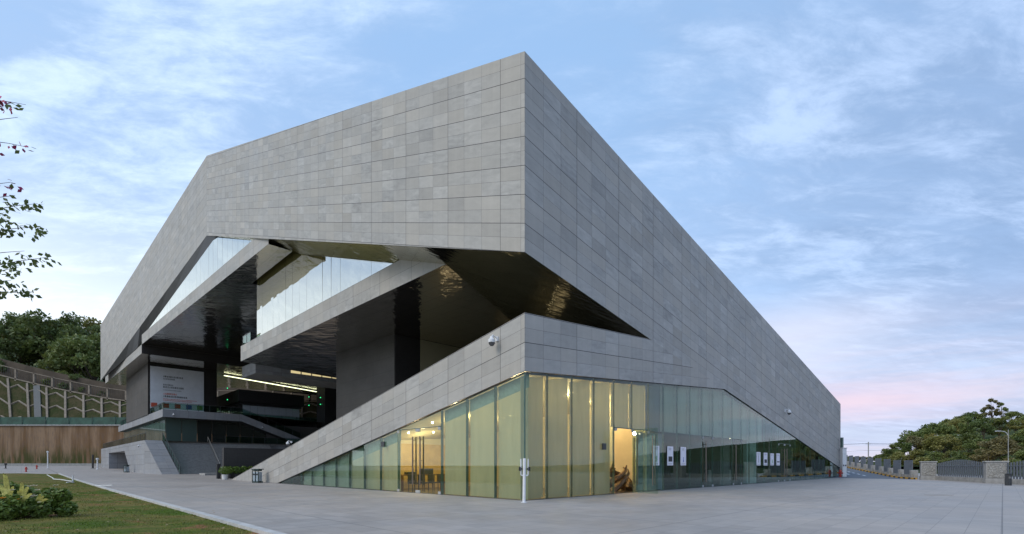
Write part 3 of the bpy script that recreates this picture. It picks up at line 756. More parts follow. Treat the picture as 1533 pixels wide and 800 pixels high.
# left podium wall with the garage-like opening
m = MB()
pts = [(76.7, 0), (76.7, zL), (133, zL), (133, 0), (119, 0), (119, 4.1), (97, 4.1), (89.5, 0)]
m.face([W(-2, v, z + 0.0) for v, z in pts], [(v / 1.8, z / 0.8) for v, z in pts]); m.build('podium_wall', STONE_L, B)
m = MB(); m.face([W(1.2, 88, 0), W(1.2, 120, 0), W(1.2, 120, 4.2), W(1.2, 88, 4.2)]); m.face([W(-2, 97, 4.1), W(-2, 119, 4.1), W(1.2, 119, 4.1), W(1.2, 97, 4.1)]); m.face([W(-2, 89.5, 0), W(-2, 97, 4.1), W(1.2, 97, 4.1), W(1.2, 89.5, 0)]); m.face([W(-2, 119, 0), W(-2, 119, 4.1), W(1.2, 119, 4.1), W(1.2, 119, 0)])
m.build('podium_recess', STONE_L, B)
m = MB(); m.ubox(1.08, 1.16, 109, 112.5, 0.7, 3.3); dr = m.build('service_door', DARKMETAL, B)
m = MB(); m.ubox(0.98, 1.06, 109.4, 109.55, 1.8, 2.1); m.build('handle', STEEL, dr)
# sloping cheek of the stair
m = MB()
a_, b_, c_, d_ = (-2, 76.7, zL), (0.2, 76.7, zL), (-0.9, 70, 0.1), (1.2, 70, 0.1)
m.face([W(*c_), W(*d_), W(*b_), W(*a_)], [(0, 0), (1.7, 0), (1.7, 11), (0, 11)])
m.face([W(*c_), W(*a_), W(-2, 76.7, 0.1)], [(0, 0), (3, 6), (3, 0)]); m.face([W(*d_), W(0.9, 76.9, 0.1), W(*b_)]); m.build('stair_cheek', STONE_L, B)
m = MB(); nst = 30
for i in range(nst):
    z0, z1 = 0.1 + (zL - 0.1) * i / nst, 0.1 + (zL - 0.1) * (i + 1) / nst
    v0, v1 = 70 + 8.0 * i / nst, 70 + 8.0 * (i + 1) / nst
    uL = 1.2 - 1.0 * i / nst
    m.face([W(uL, v0, z0), W(16, v0, z0), W(16, v0, z1), W(uL, v0, z1)]); m.face([W(uL, v0, z1), W(16, v0, z1), W(16, v1, z1), W(uL, v1, z1)])
m.build('stairs', simple('stair_granite', (0.30, 0.30, 0.29), 0.6, 0, 0.15, 3), B)
def rail(path, h=1.05, post=1.6, glass=True, name='balustrade', mat=None, lean=0.0, top=0.06):
    """posts, top rail and glass along a (u, v, z) path"""
    p = MB(); g = MB()
    for a, b in zip(path[:-1], path[1:]):
        L = math.dist(a, b); n = max(1, round(L / post))
        for i in range(n + 1):
            q = [a[k2] + (b[k2] - a[k2]) * i / n for k2 in range(3)]
            x, y, z = W(*q); p.box((x, y, z + h / 2), (0.07, 0.07, h), R(45))
        p.tube([W(a[0], a[1], a[2] + h), W(b[0], b[1], b[2] + h)], top / 2, 6)
        x0, x1 = W(*a), W(*b)
        if glass:
            nrm = Vector((-(x1[1] - x0[1]), x1[0] - x0[0], 0)).normalized() * 0.012
            f1 = [tuple(Vector((q[0], q[1], q[2] + dz)) + nrm) for q, dz in ((x0, 0.1), (x1, 0.1), (x1, h - 0.08), (x0, h - 0.08))]
            f2 = [tuple(Vector(q) - 2 * nrm) for q in f1]
            g.face(f1); g.face(f2[::-1])
    r_ = p.build(name, mat or DARKMETAL, B)
    if glass: g.build('glass_panel', GLASS_G, r_)
    return r_
rail([(1.0, 128, zT), (1.0, 80.2, zT), (12.2, 80.2, zT), (22.5, 80.2, 6.6)], 1.15, 1.6)
rail([(-1.8, 131, zL), (-1.8, 77.0, zL)], 1.15, 1.5); rail([(0.25, 76.6, zL), (1.25, 70.0, 0.15)], 1.2, 1.0)
rail([(9.2, 78.1, zL), (30, 78.1, zL)], 1.15, 2.0); rail([(6.6, 78, zL), (6.6, 70, 0.1)], 0.9, 1.2, False, 'handrail', STEEL)
rail([(13, 88, zT), (30, 90, zT), (40, 96, zT)], 1.1, 1.5)
m = MB(); m.ubox(2.5, 12, 62, 65, 0.0, 0.42); m.build('low_step', CONC, B)
# dark freestanding wall behind the ramp tip
m = MB(); m.ubox(0.6, 11, 46, 46.5, 0.0, 3.45); m.build('screen_wall', simple('dark_screen_stone', (0.05, 0.047, 0.045), 0.6), B)
# pavilion on the terrace
m = MB(); m.ubox(15.2, 28, 92, 108, 14.1, 16.5); m.ubox(15.6, 27.6, 92.5, 107.5, 13.6, 14.1); m.build('pavilion_roof', BLACK, B)
for i in range(8):
    m = MB(); a = 16.2 + i * 1.4; m.ubox(a, a + 1.36, 93, 93.06, zT, 13.6); m.build('glass_pane', sky_glass('pavilion_glass', (0.62, 0.68, 0.72), 0.1) if i == 0 else MATS['pavilion_glass'], B)
m = MB()
for i in range(9): m.ubox(15.7, 15.8, 93.2 + i * 1.6, 93.3 + i * 1.6, zT, 13.6)
m.build('pavilion_screen', BLACK, B)
m = MB(); m.ubox(10, 34, 65.6, 72, 15.5, 17.3); m.build('link_bridge', STONE_L, B)
WARMWIN = emis('lit_window', (1.0, 0.82, 0.42), 0.55)
for i in range(5):
    m = MB(); m.ubox(15.2 + i * 1.7, 16.7 + i * 1.7, 65.55, 65.59, 16.2, 16.95); m.build('window', WARMWIN, B)
# long linear lamp under the rear slab
m = MB()
la, lb_ = Vector(W(13.1, 93.8, 19.15)), Vector(W(35, 102, 19.15)); ldir = (lb_ - la); lrz = math.atan2(ldir.y, ldir.x); ll = ldir.length
for i in range(16): m.box(tuple(la + ldir * (i + 0.5) / 16), (ll / 16 * 0.93, 0.3, 0.12), lrz)
lamp = m.build('linear_lamp', LINEAR, B)
m = MB(); m.box(tuple((la + lb_) / 2 + Vector((0, 0, 0.13))), (ll + 0.4, 0.5, 0.12), lrz); m.build('lamp_housing', BLACK, lamp)
for q in ((14.0, 95, 16.9), (14.0, 95, 14.6), (28.6, 91, 16.2), (28.6, 91, 14.4), (28.9, 86, 15.6), (28.9, 86, 14.2)):
    x, y, z = W(*q); m = MB(); m.box((x, y, z), (0.12, 0.12, 0.12), R(45)); m.build('indicator_lamp', GREENLED, B)

# ---- lower wedge
A_l2 = lambda u, v, z: (v - 1.5) / PW
B_l2 = lambda u, v, z: (z + 0.1925 * v - 5.49) / PH
B_r2 = lambda u, v, z: (z - 0.0735 * u - 5.49) / PH
zt = lambda v: 7.98 - 0.1925 * v; zb = lambda v: 5.49 - 0.1925 * v
m = MB(); stone_face(m, [(0, 0, 5.49), (0, 0, 7.98), (0, 41.3, 0.03), (0, 28.3, 0.03)], A_l2, B_l2); m.build('wall', STONE, B)
m = MB(); stone_face(m, [(0, 0, 5.49), (21.2, 0, 7.05), (10.47, 0, 8.75), (0, 0, 7.98)], A_right, B_r2); m.build('wall', STONE, B)
lz = lambda u, v: 7.98 + 0.0735 * u - 0.1925 * v
m = MB(); m.face([W(0, 0, 7.98), W(10.47, 0, 8.75), W(30, 8, lz(30, 8)), W(30, 23, lz(30, 23)), W(8, 41.3, 0.03), W(0, 41.3, 0.03)]); m.build('ramp_roof', CONC, B)
m = MB(); m.face([W(0.02, 0.02, 5.5), W(21.2, 0.02, 7.06), W(21.2, 0.4, 7.06), W(0.4, 0.4, 5.5), W(0.4, 28, 0.1), W(0.02, 28.3, 0.04)]); m.face([W(21.2, 0.02, 7.06), W(UE, 0.02, 1.18), W(UE, 0.4, 1.18), W(21.2, 0.4, 7.06)]); m.build('band_underside', DARKMETAL, B)
# interior shell (seen through the glass)
m = MB(); m.ubox(0.25, 56, 0.25, 14, -0.2, 0.012); m.ubox(0.25, 9, 14, 27, -0.2, 0.012); m.build('interior_floor', INFLOOR, B)
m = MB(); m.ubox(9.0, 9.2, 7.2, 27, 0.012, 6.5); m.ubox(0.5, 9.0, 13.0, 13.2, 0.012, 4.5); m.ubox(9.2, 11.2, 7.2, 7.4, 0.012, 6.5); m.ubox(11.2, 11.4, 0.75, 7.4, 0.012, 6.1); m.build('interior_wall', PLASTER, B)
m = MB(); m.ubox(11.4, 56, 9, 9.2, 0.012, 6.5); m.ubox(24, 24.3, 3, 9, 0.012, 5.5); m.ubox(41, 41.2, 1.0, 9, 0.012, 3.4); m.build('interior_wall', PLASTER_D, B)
m = MB()
m.face([W(0.3, 0.3, 5.45), W(0.3, 27.6, 0.2), W(11.2, 27.6, 0.9), W(11.2, 0.3, 6.15)])
m.build('interior_ceiling', PLASTER, B)
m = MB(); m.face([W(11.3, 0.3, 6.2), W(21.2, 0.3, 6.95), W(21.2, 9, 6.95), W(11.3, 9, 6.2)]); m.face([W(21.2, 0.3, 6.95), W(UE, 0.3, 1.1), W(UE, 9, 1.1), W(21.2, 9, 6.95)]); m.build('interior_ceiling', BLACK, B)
m = MB(); m.ubox(13.0, 22.0, 5.5, 6.2, 0.012, 1.15); m.ubox(30, 36, 5.0, 5.6, 0.012, 1.05); m.build('reception_counter', simple('pale_counter', (0.36, 0.40, 0.40), 0.5), B)
m = MB(); m.ubox(24.3, 26.2, 1.6, 2.2, 0.012, 5.0); m.ubox(27.5, 29, 6.0, 6.6, 0.012, 2.6); m.ubox(17, 18, 7.6, 8.2, 0.012, 2.6); m.build('interior_column', PLASTER_D, B)
m = MB(); m.ubox(1.2, 4.6, 11.4, 12.0, 0.86, 0.94); m.ubox(1.3, 1.4, 11.5, 11.9, 0.012, 0.86); m.ubox(4.4, 4.5, 11.5, 11.9, 0.012, 0.86); m.build('display_table', WOODF, B)
for q in range(5):
    m = MB(); a = 1.3 + q * 0.72; m.ubox(a, a + 0.5, 10.4, 10.9, 0.40, 0.47); m.ubox(a, a + 0.5, 10.86, 10.92, 0.47, 0.95)
    for du_ in (0.02, 0.44):
        for dv_ in (10.42, 10.84): m.ubox(a + du_, a + du_ + 0.04, dv_, dv_ + 0.04, 0.012, 0.40)
    m.build('chair', BLACK, B)
m = MB(); m.ubox(2.8, 3.6, 11.5, 11.9, 0.945, 1.3); m.ubox(1.7, 2.3, 11.5, 11.9, 0.945, 1.1); m.build('display_objects', BLACK, B)
m = MB(); m.ubox(0.5, 9.0, 12.93, 12.99, 0.012, 2.9); m.build('timber_panelling', simple('golden_timber_panelling', (0.55, 0.36, 0.12), 0.5, 0, 0.12, 2), B)
# carved timber display behind the open door
m = MB()
for q in range(9):
    a0 = random.uniform(0, 6.28); pts = []
    for t in range(6):
        pts.append(W(9.9 + 0.9 * math.cos(a0 + t * 0.55) * (1 - t * 0.1), 1.7 + 0.5 * math.sin(a0 + t * 0.6), 0.1 + t * 0.27 + 0.12 * math.sin(q + t)))
    m.tube(pts, [0.24, 0.2, 0.17, 0.14, 0.1, 0.04], 7)
m.build('timber_carving', ROOT, B, smooth=True)
# downlights
DL = [(u, v) for u in (1.3, 3.1, 5.0, 7.0) for v in (1.3, 3.6, 6.0, 8.4, 10.8)] + [(9.5, 2.2), (9.3, 4.5)]
for (u, v) in DL:
    z = 5.45 + (0.7 / 10.9) * (u - 0.3) - 0.1925 * (v - 0.3) - 0.05
    mb = MB(); x, y, _ = W(u, v, 0); mb.lathe((x, y, z), [(0.0, -0.055), (0.038, -0.04), (0.055, 0.0), (0.055, 0.05)], 10)
    mb.build('downlight', LAMP, B)
for (u, v) in ((2.4, 2.4), (2.6, 7.4), (6.2, 2.4), (6.4, 7.0), (10.0, 3.0)):
    plamp(u, v, 5.45 + 0.064 * u - 0.1925 * v - 0.35, 175)
plamp(2.6, 11.2, 2.6, 80)
for (u, v, z) in ((32, 4, 4.4), (33.5, 4.4, 4.1)):
    mb = MB(); x, y, _ = W(u, v, 0); mb.lathe((x, y, z), [(0.0, 0.0), (0.09, 0.0), (0.09, 0.06)], 10); mb.build('downlight', LAMP, B)
plamp(18, 6.5, 5.6, 16, c=(0.9, 1.0, 0.85)); plamp(32, 5, 4.0, 14, c=(0.95, 1.0, 0.85))

# ---- lower glazing
def pane(face, a, b, za0, zb0, za1, zb1, mat, name='glass_pane', off=0.08, th=0.015, parent=None, g=0.012, mb=None):
    """a pane between a..b along facade 'L' (v) or 'R' (u); z at both ends"""
    own = mb is None; mb = mb or MB()
    a, b = a + g, b - g
    def q(s_, o_, z_): return W(o_, s_, z_) if face == 'L' else W(s_, o_, z_)
    f1 = [q(a, off, za0), q(b, off, zb0), q(b, off, zb1), q(a, off, za1)]; f2 = [q(a, off + th, za0), q(b, off + th, zb0), q(b, off + th, zb1), q(a, off + th, za1)]
    mb.face(f1); mb.face(f2[::-1])
    for i in range(4): mb.face([f1[i], f2[i], f2[(i + 1) % 4], f1[(i + 1) % 4]])
    return mb.build(name, mat, parent or B) if own else mb
def fin(face, s, z0, z1, mat=FIN, d0=0.10, d1=0.22, wd=0.026):
    mb = MB()
    if face == 'L': mb.ubox(d0, d1, s - wd / 2, s + wd / 2, z0, z1)
    else: mb.ubox(s - wd / 2, s + wd / 2, d0, d1, z0, z1)
    mb.build('glass_fin', mat, B)
DH = 3.5
def handle(face, s, z0, z1, parent, off, name='handle', tilt=0.0):
    mb = MB()
    for o_ in (off - 0.10, off + 0.12):
        p = [(W(o_, s, z0) if face == 'L' else W(s, o_, z0)), (W(o_, s, z1) if face == 'L' else W(s, o_, z1))]
        mb.tube(p, 0.042, 8)
    for zz in (z0 + 0.18, z1 - 0.18, (z0 + z1) / 2):
        p = [(W(off - 0.10, s, zz) if face == 'L' else W(s, off - 0.10, zz)), (W(off + 0.12, s, zz) if face == 'L' else W(s, off + 0.12, zz))]
        mb.tube(p, 0.02, 6)
    return mb.build(name, BRONZE, parent, smooth=True)
def patch_fittings(face, s_list, zs, parent, off):
    for s in s_list:
        for zz in zs:
            mb = MB()
            if face == 'L': mb.ubox(off - 0.02, off + 0.035, s - 0.1, s + 0.1, zz - 0.07, zz + 0.07)
            else: mb.ubox(s - 0.1, s + 0.1, off - 0.02, off + 0.035, zz - 0.07, zz + 0.07)
            mb.build('patch_fitting', FITTING, parent)
def door_pair(face, a, b, off=0.08):
    c = (a + b) / 2
    for (p, q, hs) in ((a, c, c - 0.35), (c, b, c + 0.35)):
        dmb = pane(face, p, q, 0.02, 0.02, DH - 0.03, DH - 0.03, GLASS, mb=MB())
        dn = dmb.build('glass_door', GLASS, B)
        handle(face, hs if (b - a) > 2.2 else (p + q) / 2 + (0.2 if p == a else -0.2), 0.45, 3.05, dn, off)
        patch_fittings(face, [p + 0.1, q - 0.1], [0.09, DH - 0.1], dn, off)
# left facade
Lm = [0.03] + [2.0 * i for i in range(1, 4)] + [10.08 + 1.96 * i for i in range(0, 10)]
for i, (a, b) in enumerate(zip(Lm[:-1], Lm[1:])):
    za, zb_ = zb(a) - 0.02, zb(b) - 0.02
    if zb_ < 0.06: zb_ = 0.06
    isdoor = abs(a - 6.0) < 0.1
    if za < 0.15: break
    lowz = DH + 0.02 if isdoor else 0.02
    if isdoor:
        # glass over the door: triangular light following the band
        mb = MB(); pane('L', a, b, DH + 0.02, DH + 0.02, za, max(zb_, DH + 0.04), GLASS)
        door_pair('L', a, b)
        mb = MB(); mb.ubox(0.05, 0.14, a, b, DH - 0.025, DH + 0.018); mb.build('door_transom', FIN, B)
    else:
        pane('L', a, b, 0.02, 0.02, za, zb_, GLASS)
        z1a, z1b = za - 0.62, zb_ - 0.62
        if z1a > 0.5:
            gold = a < 6
            g0 = 0.075 if a < 6.5 else 0.02
            pane('L', a, b, 0.03, 0.03, z1a, max(z1b, 0.05), BLIND if a < 14.5 else BLIND_T, 'blind', off=0.30, th=0.01, g=g0)
        mb = MB(); mb.face([W(0.33, a + 0.02, z1a + 0.0), W(0.33, b - 0.02, z1b), W(0.33, b - 0.02, zb_), W(0.33, a + 0.02, za)])
        if z1a > 0.5: mb.build('glass_fascia', simple('pale_green_fascia', (0.24, 0.29, 0.26), 0.5) if 'pale_green_fascia' not in MATS else MATS['pale_green_fascia'], B)
    fin('L', b, 0.02, max(0.05, zb_), FIN, 0.10, 0.25)
m = MB(); m.ubox(0.05, 0.13, 0.02, 28.2, 0.0, 0.018); m.ubox(0.02, 57, 0.05, 0.13, 0.0, 0.0175); m.build('glass_sill', DARKMETAL, B)
m = MB(); m.ubox(0.06, 0.11, 0.06, 0.11, 0.02, 5.45); m.build('corner_fin', FIN, B)
# right facade
zbr = lambda u: 5.49 + 0.0735 * u if u < 21.2 else 7.05 - (u - 21.2) * (7.05 - 1.17) / (UE - 21.2)
Rm = [0.03] + [1.62 + 1.77 * i for i in range(0, 32)]
doors = {(3, 5): True}
def seg(a): return min(range(len(Rm)), key=lambda i: abs(Rm[i] - a))
dspan = [(Rm[4], Rm[6], 'open')] + [(Rm[seg(u)], Rm[seg(u) + 1], 'single') for u in (17.5, 23.6)] + [(Rm[seg(33.5)], Rm[seg(33.5) + 2], 'pair')]
def in_door(a):
    for d0, d1, kd in dspan:
        if d0 - 0.01 <= a < d1 - 0.01: return (d0, d1, kd)
built = set()
for i, (a, b) in enumerate(zip(Rm[:-1], Rm[1:])):
    if b > UE: break
    za, zb_ = zbr(a) - 0.02, zbr(b) - 0.02
    kink = a < 21.2 < b
    D = in_door(a)
    if D:
        pane('R', a, b, DH + 0.02, DH + 0.02, max(za, DH + 0.05), max(zb_, DH + 0.05), GLASS)
        if D not in built:
            built.add(D)
            mb = MB(); mb.ubox(D[0], D[1], 0.05, 0.14, DH - 0.025, DH + 0.018); mb.build('door_transom', FIN, B)
            if D[2] == 'open':
                c = (D[0] + D[1]) / 2
                # left leaf stands open outward, right leaf is shut
                ang = R(80); Lf = c - D[0] - 0.05
                root = empty('glass_door', Vector(W(c - 0.03, 0.08, 0.0)) - B.location); root.parent = B
                mb = MB(); e = (c - 0.03 - math.cos(ang) * Lf, 0.08 - math.sin(ang) * Lf)
                p0 = (c - 0.03, 0.08)
                f = [W(*p0, 0.02), W(*e, 0.02), W(*e, DH - 0.03), W(*p0, DH - 0.03)]; off_ = Vector((0.012, 0.012, 0))
                f2 = [tuple(Vector(q) + off_) for q in f]; mb.face(f); mb.face(f2[::-1])
                for q in range(4): mb.face([f[q], f2[q], f2[(q + 1) % 4], f[(q + 1) % 4]])
                mb.build('door_leaf', GLASS, root)
                mb = MB(); h_ = (p0[0] + (e[0] - p0[0]) * 0.85, p0[1] + (e[1] - p0[1]) * 0.85)
                mb.tube([W(h_[0] + 0.12, h_[1], 0.45), W(h_[0] + 0.12, h_[1], 3.05)], 0.028, 8); mb.tube([W(h_[0] - 0.12, h_[1], 0.45), W(h_[0] - 0.12, h_[1], 3.05)], 0.028, 8)
                mb.build('handle', BRONZE, root, smooth=True)
                dn = pane('R', c, D[1], 0.02, 0.02, DH - 0.03, DH - 0.03, GLASS, 'glass_door'); handle('R', c + 0.35, 0.45, 3.05, dn, 0.08)
                patch_fittings('R', [D[0] + 0.1, c, D[1] - 0.1], [DH - 0.1], dn, 0.08)
            elif D[2] == 'pair':
                door_pair('R', D[0], D[1])
            else:
                dn = pane('R', D[0], D[1], 0.02, 0.02, DH - 0.03, DH - 0.03, GLASS, 'glass_door'); handle('R', D[0] + 0.35, 0.35, 3.1, dn, 0.08)
                patch_fittings('R', [D[0] + 0.1, D[1] - 0.1], [0.09, DH - 0.1], dn, 0.08)
    else:
        if kink:
            mb = MB(); pane('R', a, 21.2, 0.02, 0.02, za, 7.03, GLASS, g=0.0, mb=mb); pane('R', 21.2, b, 0.02, 0.02, 7.03, zb_, GLASS, g=0.0, mb=mb); mb.build('glass_pane', GLASS, B)
        else: pane('R', a, b, 0.02, 0.02, za, zb_, GLASS)
    # blinds
    if b < Rm[6] + 0.1 or b < 30:
        g0 = 0.07 if a < 6.8 else 0.03
        full = b < Rm[4] + 0.1
        tgap = 0.10 if a < 10 else 0.02
        lo_ = 0.03 if full else DH + 0.05
        if kink:
            mb = MB(); pane('R', a, 21.2, lo_, lo_, za - 0.02, 7.0, BLIND_T, off=0.34, th=0.01, g=0.0, mb=mb); pane('R', 21.2, b, lo_, lo_, 7.0, zb_ - 0.02, BLIND_T, off=0.34, th=0.01, g=0.0, mb=mb); mb.build('blind', BLIND_T, B)
        elif not (Rm[6] - 0.1 < a < Rm[7] - 0.1):
            pane('R', a, b, lo_, lo_, za - tgap * 2.2, zb_ - tgap * 0.6, BLIND if a < 10.4 else BLIND_T, 'blind', off=0.34, th=0.01, g=g0)
        else:
            pane('R', a, b, lo_, lo_, za - 0.02, zb_ - 0.02, MATS.get('grey_blind') or blind_mat('grey_blind', (0.25, 0.27, 0.28), 0.05), 'blind', off=0.34, th=0.01, g=0.03)
    gold = a < 8
    fin('R', b, 0.02 if not (D and D[2] != 'single') else DH, max(0.1, zb_), FINGOLD if (a < 10) else FIN, 0.10, 0.2)
# back of the small teal lobby panel
m = MB(); m.ubox(Rm[6] + 0.05, Rm[8] - 0.3, 0.9, 0.95, 0.02, DH); m.build('inner_partition', simple('teal_partition', (0.13, 0.20, 0.22), 0.5), B)
m = MB(); m.ubox(27.2, 29.6, 0.6, 0.9, 0.02, 3.7); m.build('inner_partition', simple('pale_teal_partition', (0.30, 0.40, 0.38), 0.5), B)
# small dark plates on the glass
m = MB(); m.ubox(-0.0, 0.06, 11.4, 11.75, 2.6, 2.9); m.build('access_reader', DARKMETAL, B)
m = MB(); m.ubox(5.75, 6.05, 0.0, 0.06, 2.3, 2.62); m.build('access_reader', DARKMETAL, B)

# ------------------------------------------------------------------ banner and posters
bn = MB(); bn.ubox(1.0, 9.2, 91.85, 91.9, 10.5, zC0 - 0.4)
bann = empty('banner', W(5, 91.8, 10.5), 'tall pale banner with dark text lines and a row of red, blue and green squares', 'banner')
bn.build('sheet', BANNER, bann)
def glyph_line(mb, u0, u1, z, h, v=91.83):
    u = u0
    while u < u1:
        wd = h * random.uniform(0.7, 1.0)
        k2 = random.choice((2, 3, 3))
        for q in range(k2): mb.ubox(u, u + wd * 0.82, v, v + 0.015, z + h * q / k2, z + h * q / k2 + h * 0.13)
        mb.ubox(u + wd * random.choice((0.1, 0.38)), u + wd * random.choice((0.5, 0.52)), v - 0.002, v + 0.013, z, z + h * 0.95)
        u += wd
m = MB(); glyph_line(m, 2.9, 6.0, 15.4, 0.33); glyph_line(m, 2.9, 4.4, 15.85, 0.25); glyph_line(m, 2.9, 6.4, 13.75, 0.33); glyph_line(m, 2.9, 5.9, 17.3, 0.3); glyph_line(m, 2.9, 4.5, 16.9, 0.25); m.build('text_line', INK, bann)
m = MB(); glyph_line(m, 2.9, 4.9, 14.2, 0.33); glyph_line(m, 2.9, 8.0, 13.35, 0.14); glyph_line(m, 2.9, 7.3, 13.1, 0.14); m.build('text_line', REDINK, bann)
m = MB(); glyph_line(m, 2.9, 5.6, 14.95, 0.16); m.build('text_line', GREYINK, bann)
for q, mt in enumerate((REDINK, REDINK, REDINK, BLUEINK, GREENINK)):
    m = MB(); a = 1.1 + q * 1.75; m.ubox(a, a + 0.9, 91.82, 91.84, 11.85, 12.6); m.build('colour_square', mt, bann)
for q, mt in ((0, YELINK), (2, YELINK), (3, BLUEINK)):
    m = MB(); a = 1.1 + q * 1.75; m.ubox(a, a + 0.9, 91.82, 91.84, 10.6, 11.1); m.build('colour_square', mt, bann)

def poster(u, wd, z0, z1, kind, label, group):
    p = empty('poster', W(u, 0.05, z0), label, 'poster', group)
    m = MB(); m.ubox(u - wd / 2, u + wd / 2, 0.04, 0.06, z0, z1); m.build('board', PAPER, p)
    H = z1 - z0
    m = MB()
    for q in range(3):
        zz = z1 - H * (0.10 + 0.045 * q); m.ubox(u - wd * random.uniform(0.2, 0.34), u + wd * random.uniform(0.1, 0.3), 0.03, 0.038, zz, zz + H * 0.012)
    for q in range(2):
        zz = z0 + H * (0.06 + 0.035 * q); m.ubox(u - wd * 0.34, u + wd * 0.3, 0.03, 0.038, zz, zz + H * 0.01)
    m.build('text_line', GREYINK, p)
    m = MB()
    if kind == 'square': m.ubox(u - wd * 0.32, u + wd * 0.32, 0.028, 0.038, z0 + H * 0.2, z0 + H * 0.47); m.build('picture', INK, p)
    elif kind == 'green':
        for q in range(7): m.ubox(u - wd * 0.12 + random.uniform(-.05, .05), u + wd * 0.12 + random.uniform(-.05, .05), 0.028, 0.038, z0 + H * (0.2 + q * 0.042), z0 + H * (0.225 + q * 0.042))
        m.build('picture', simple('plant_green_ink', (0.10, 0.33, 0.12), 0.5) if 'plant_green_ink' not in MATS else MATS['plant_green_ink'], p)
    elif kind == 'bottle': m.ubox(u - wd * 0.06, u + wd * 0.06, 0.028, 0.038, z0 + H * 0.18, z0 + H * 0.3); m.ubox(u - wd * 0.025, u + wd * 0.025, 0.028, 0.038, z0 + H * 0.3, z0 + H * 0.45); m.build('picture', BLUEINK, p)
    elif kind == 'strip': m.ubox(u - wd * 0.05, u + wd * 0.05, 0.028, 0.038, z0 + H * 0.2, z0 + H * 0.75); m.build('picture', GREYINK, p)
    elif kind == 'bar': m.ubox(u - wd * 0.36, u + wd * 0.36, 0.028, 0.038, z0 + H * 0.25, z0 + H * 0.34); m.build('picture', INK, p)
def u_at(px): # u on the right facade for an image column
    t = (px - 766) / 735.0; return (t * CY - CX) / (S2 - t * S2)
def v_at(px):
    t = (px - 766) / 735.0; return (CX - t * CY) / (S2 + t * S2)
PGa, PGb = 'posters by the open entrance', 'posters near the far doors'
for px, wd, kd, y0, y1, lb, gp in ((983, 0.72, 'green', 697, 667.5, 'white poster with a green plant picture, nearest the open door', PGa), (1004, 0.74, 'square', 697, 668.5, 'white poster with a large black square picture beside the open entrance', PGa), (1023.5, 0.74, 'bottle', 697, 669.5, 'white poster with a small blue bottle shape on dark glass', PGa),
        (1136, 0.92, 'strip', 697, 677, 'white poster with a thin vertical strip, next to the pale inner panel', PGb), (1146.5, 0.92, 'square', 697, 678, 'white poster with a small black square on the far dark glass', PGb), (1156.3, 0.92, 'green', 697, 679, 'white poster with a green picture on the far dark glass', PGb), (1165.3, 0.92, 'bar', 697, 679, 'white poster with a short dark bar, closest to the far double doors', PGb)):
    u = u_at(px); Y = CY + S2 * u
    poster(u, wd, zat(y0, Y), zat(y1, Y), kd, lb, gp)

# ------------------------------------------------------------------ CCTV cameras, bins, posts
def cctv(loc, nrm, label, s=1.0, ball=True):
    o = empty('security_camera', loc, label, 'security camera', 'dome cameras on the museum walls')
    n_ = Vector(nrm).normalized(); L = Vector(loc); side_ = n_.cross(Vector((0, 0, 1)))
    m = MB(); m.box(L + n_ * 0.02 * s, (0.04 * s + 0.1 * s * abs(n_.y), 0.14 * s, 0.2 * s), math.atan2(n_.y, n_.x)); m.tube([L + n_ * 0.03 * s + Vector((0, 0, 0.03 * s)), L + n_ * 0.3 * s + Vector((0, 0, 0.12 * s)), L + n_ * 0.36 * s + Vector((0, 0, 0.05 * s))], 0.03 * s, 8); m.build('bracket', WHITE, o, smooth=True)
    c = L + n_ * 0.36 * s + Vector((0, 0, -0.28 * s))
    m = MB(); m.lathe(c, [(0.0, 0.34 * s), (0.07 * s, 0.33 * s), (0.09 * s, 0.25 * s), (0.15 * s, 0.2 * s), (0.16 * s, 0.08 * s), (0.15 * s, 0.06 * s)], 16); m.build('housing', WHITE, o, smooth=True)
    m = MB(); m.lathe(c, [(0.148 * s, 0.07 * s)] + [(0.145 * s * math.cos(t), 0.07 * s - 0.17 * s * math.sin(t)) for t in [0, .4, .8, 1.2, 1.57]], 16); m.build('dome', MATS.get('smoked_dome') or simple('smoked_dome', (0.12, 0.12, 0.13), 0.1, 0.3), o, smooth=True)
nL, nR = (-S2, -S2, 0), (S2, -S2, 0)
v_ = v_at(744.5); cctv(W(0, v_, zat(508, CY + S2 * v_)), nL, 'white dome camera high on the sloping stone band near the glazed corner', 1.0)
v_ = v_at(436); cctv(W(0, v_, zat(662, CY + S2 * v_)), nL, 'white dome camera low on the ramp wall above the green bin', 0.8)
u_ = u_at(1174); cctv(W(u_, 0, zat(615, CY + S2 * u_)), nR, 'white dome camera on the long right stone wall above the posters', 1.1)
v_ = 79.6; cctv(W(2.2, 79.98, 9.75), (S2, -S2, 0), 'white dome camera on the dark upper terrace edge below the banner', 0.9)
cctv(W(15.6, 79.98, 8.4), (S2, -S2, 0), 'small white dome camera on the sloping terrace ramp fascia', 0.8)
cctv(W(-2.02, 79.8, 4.6), nL, 'white dome camera on the podium wall beside the stair cheek', 0.8)

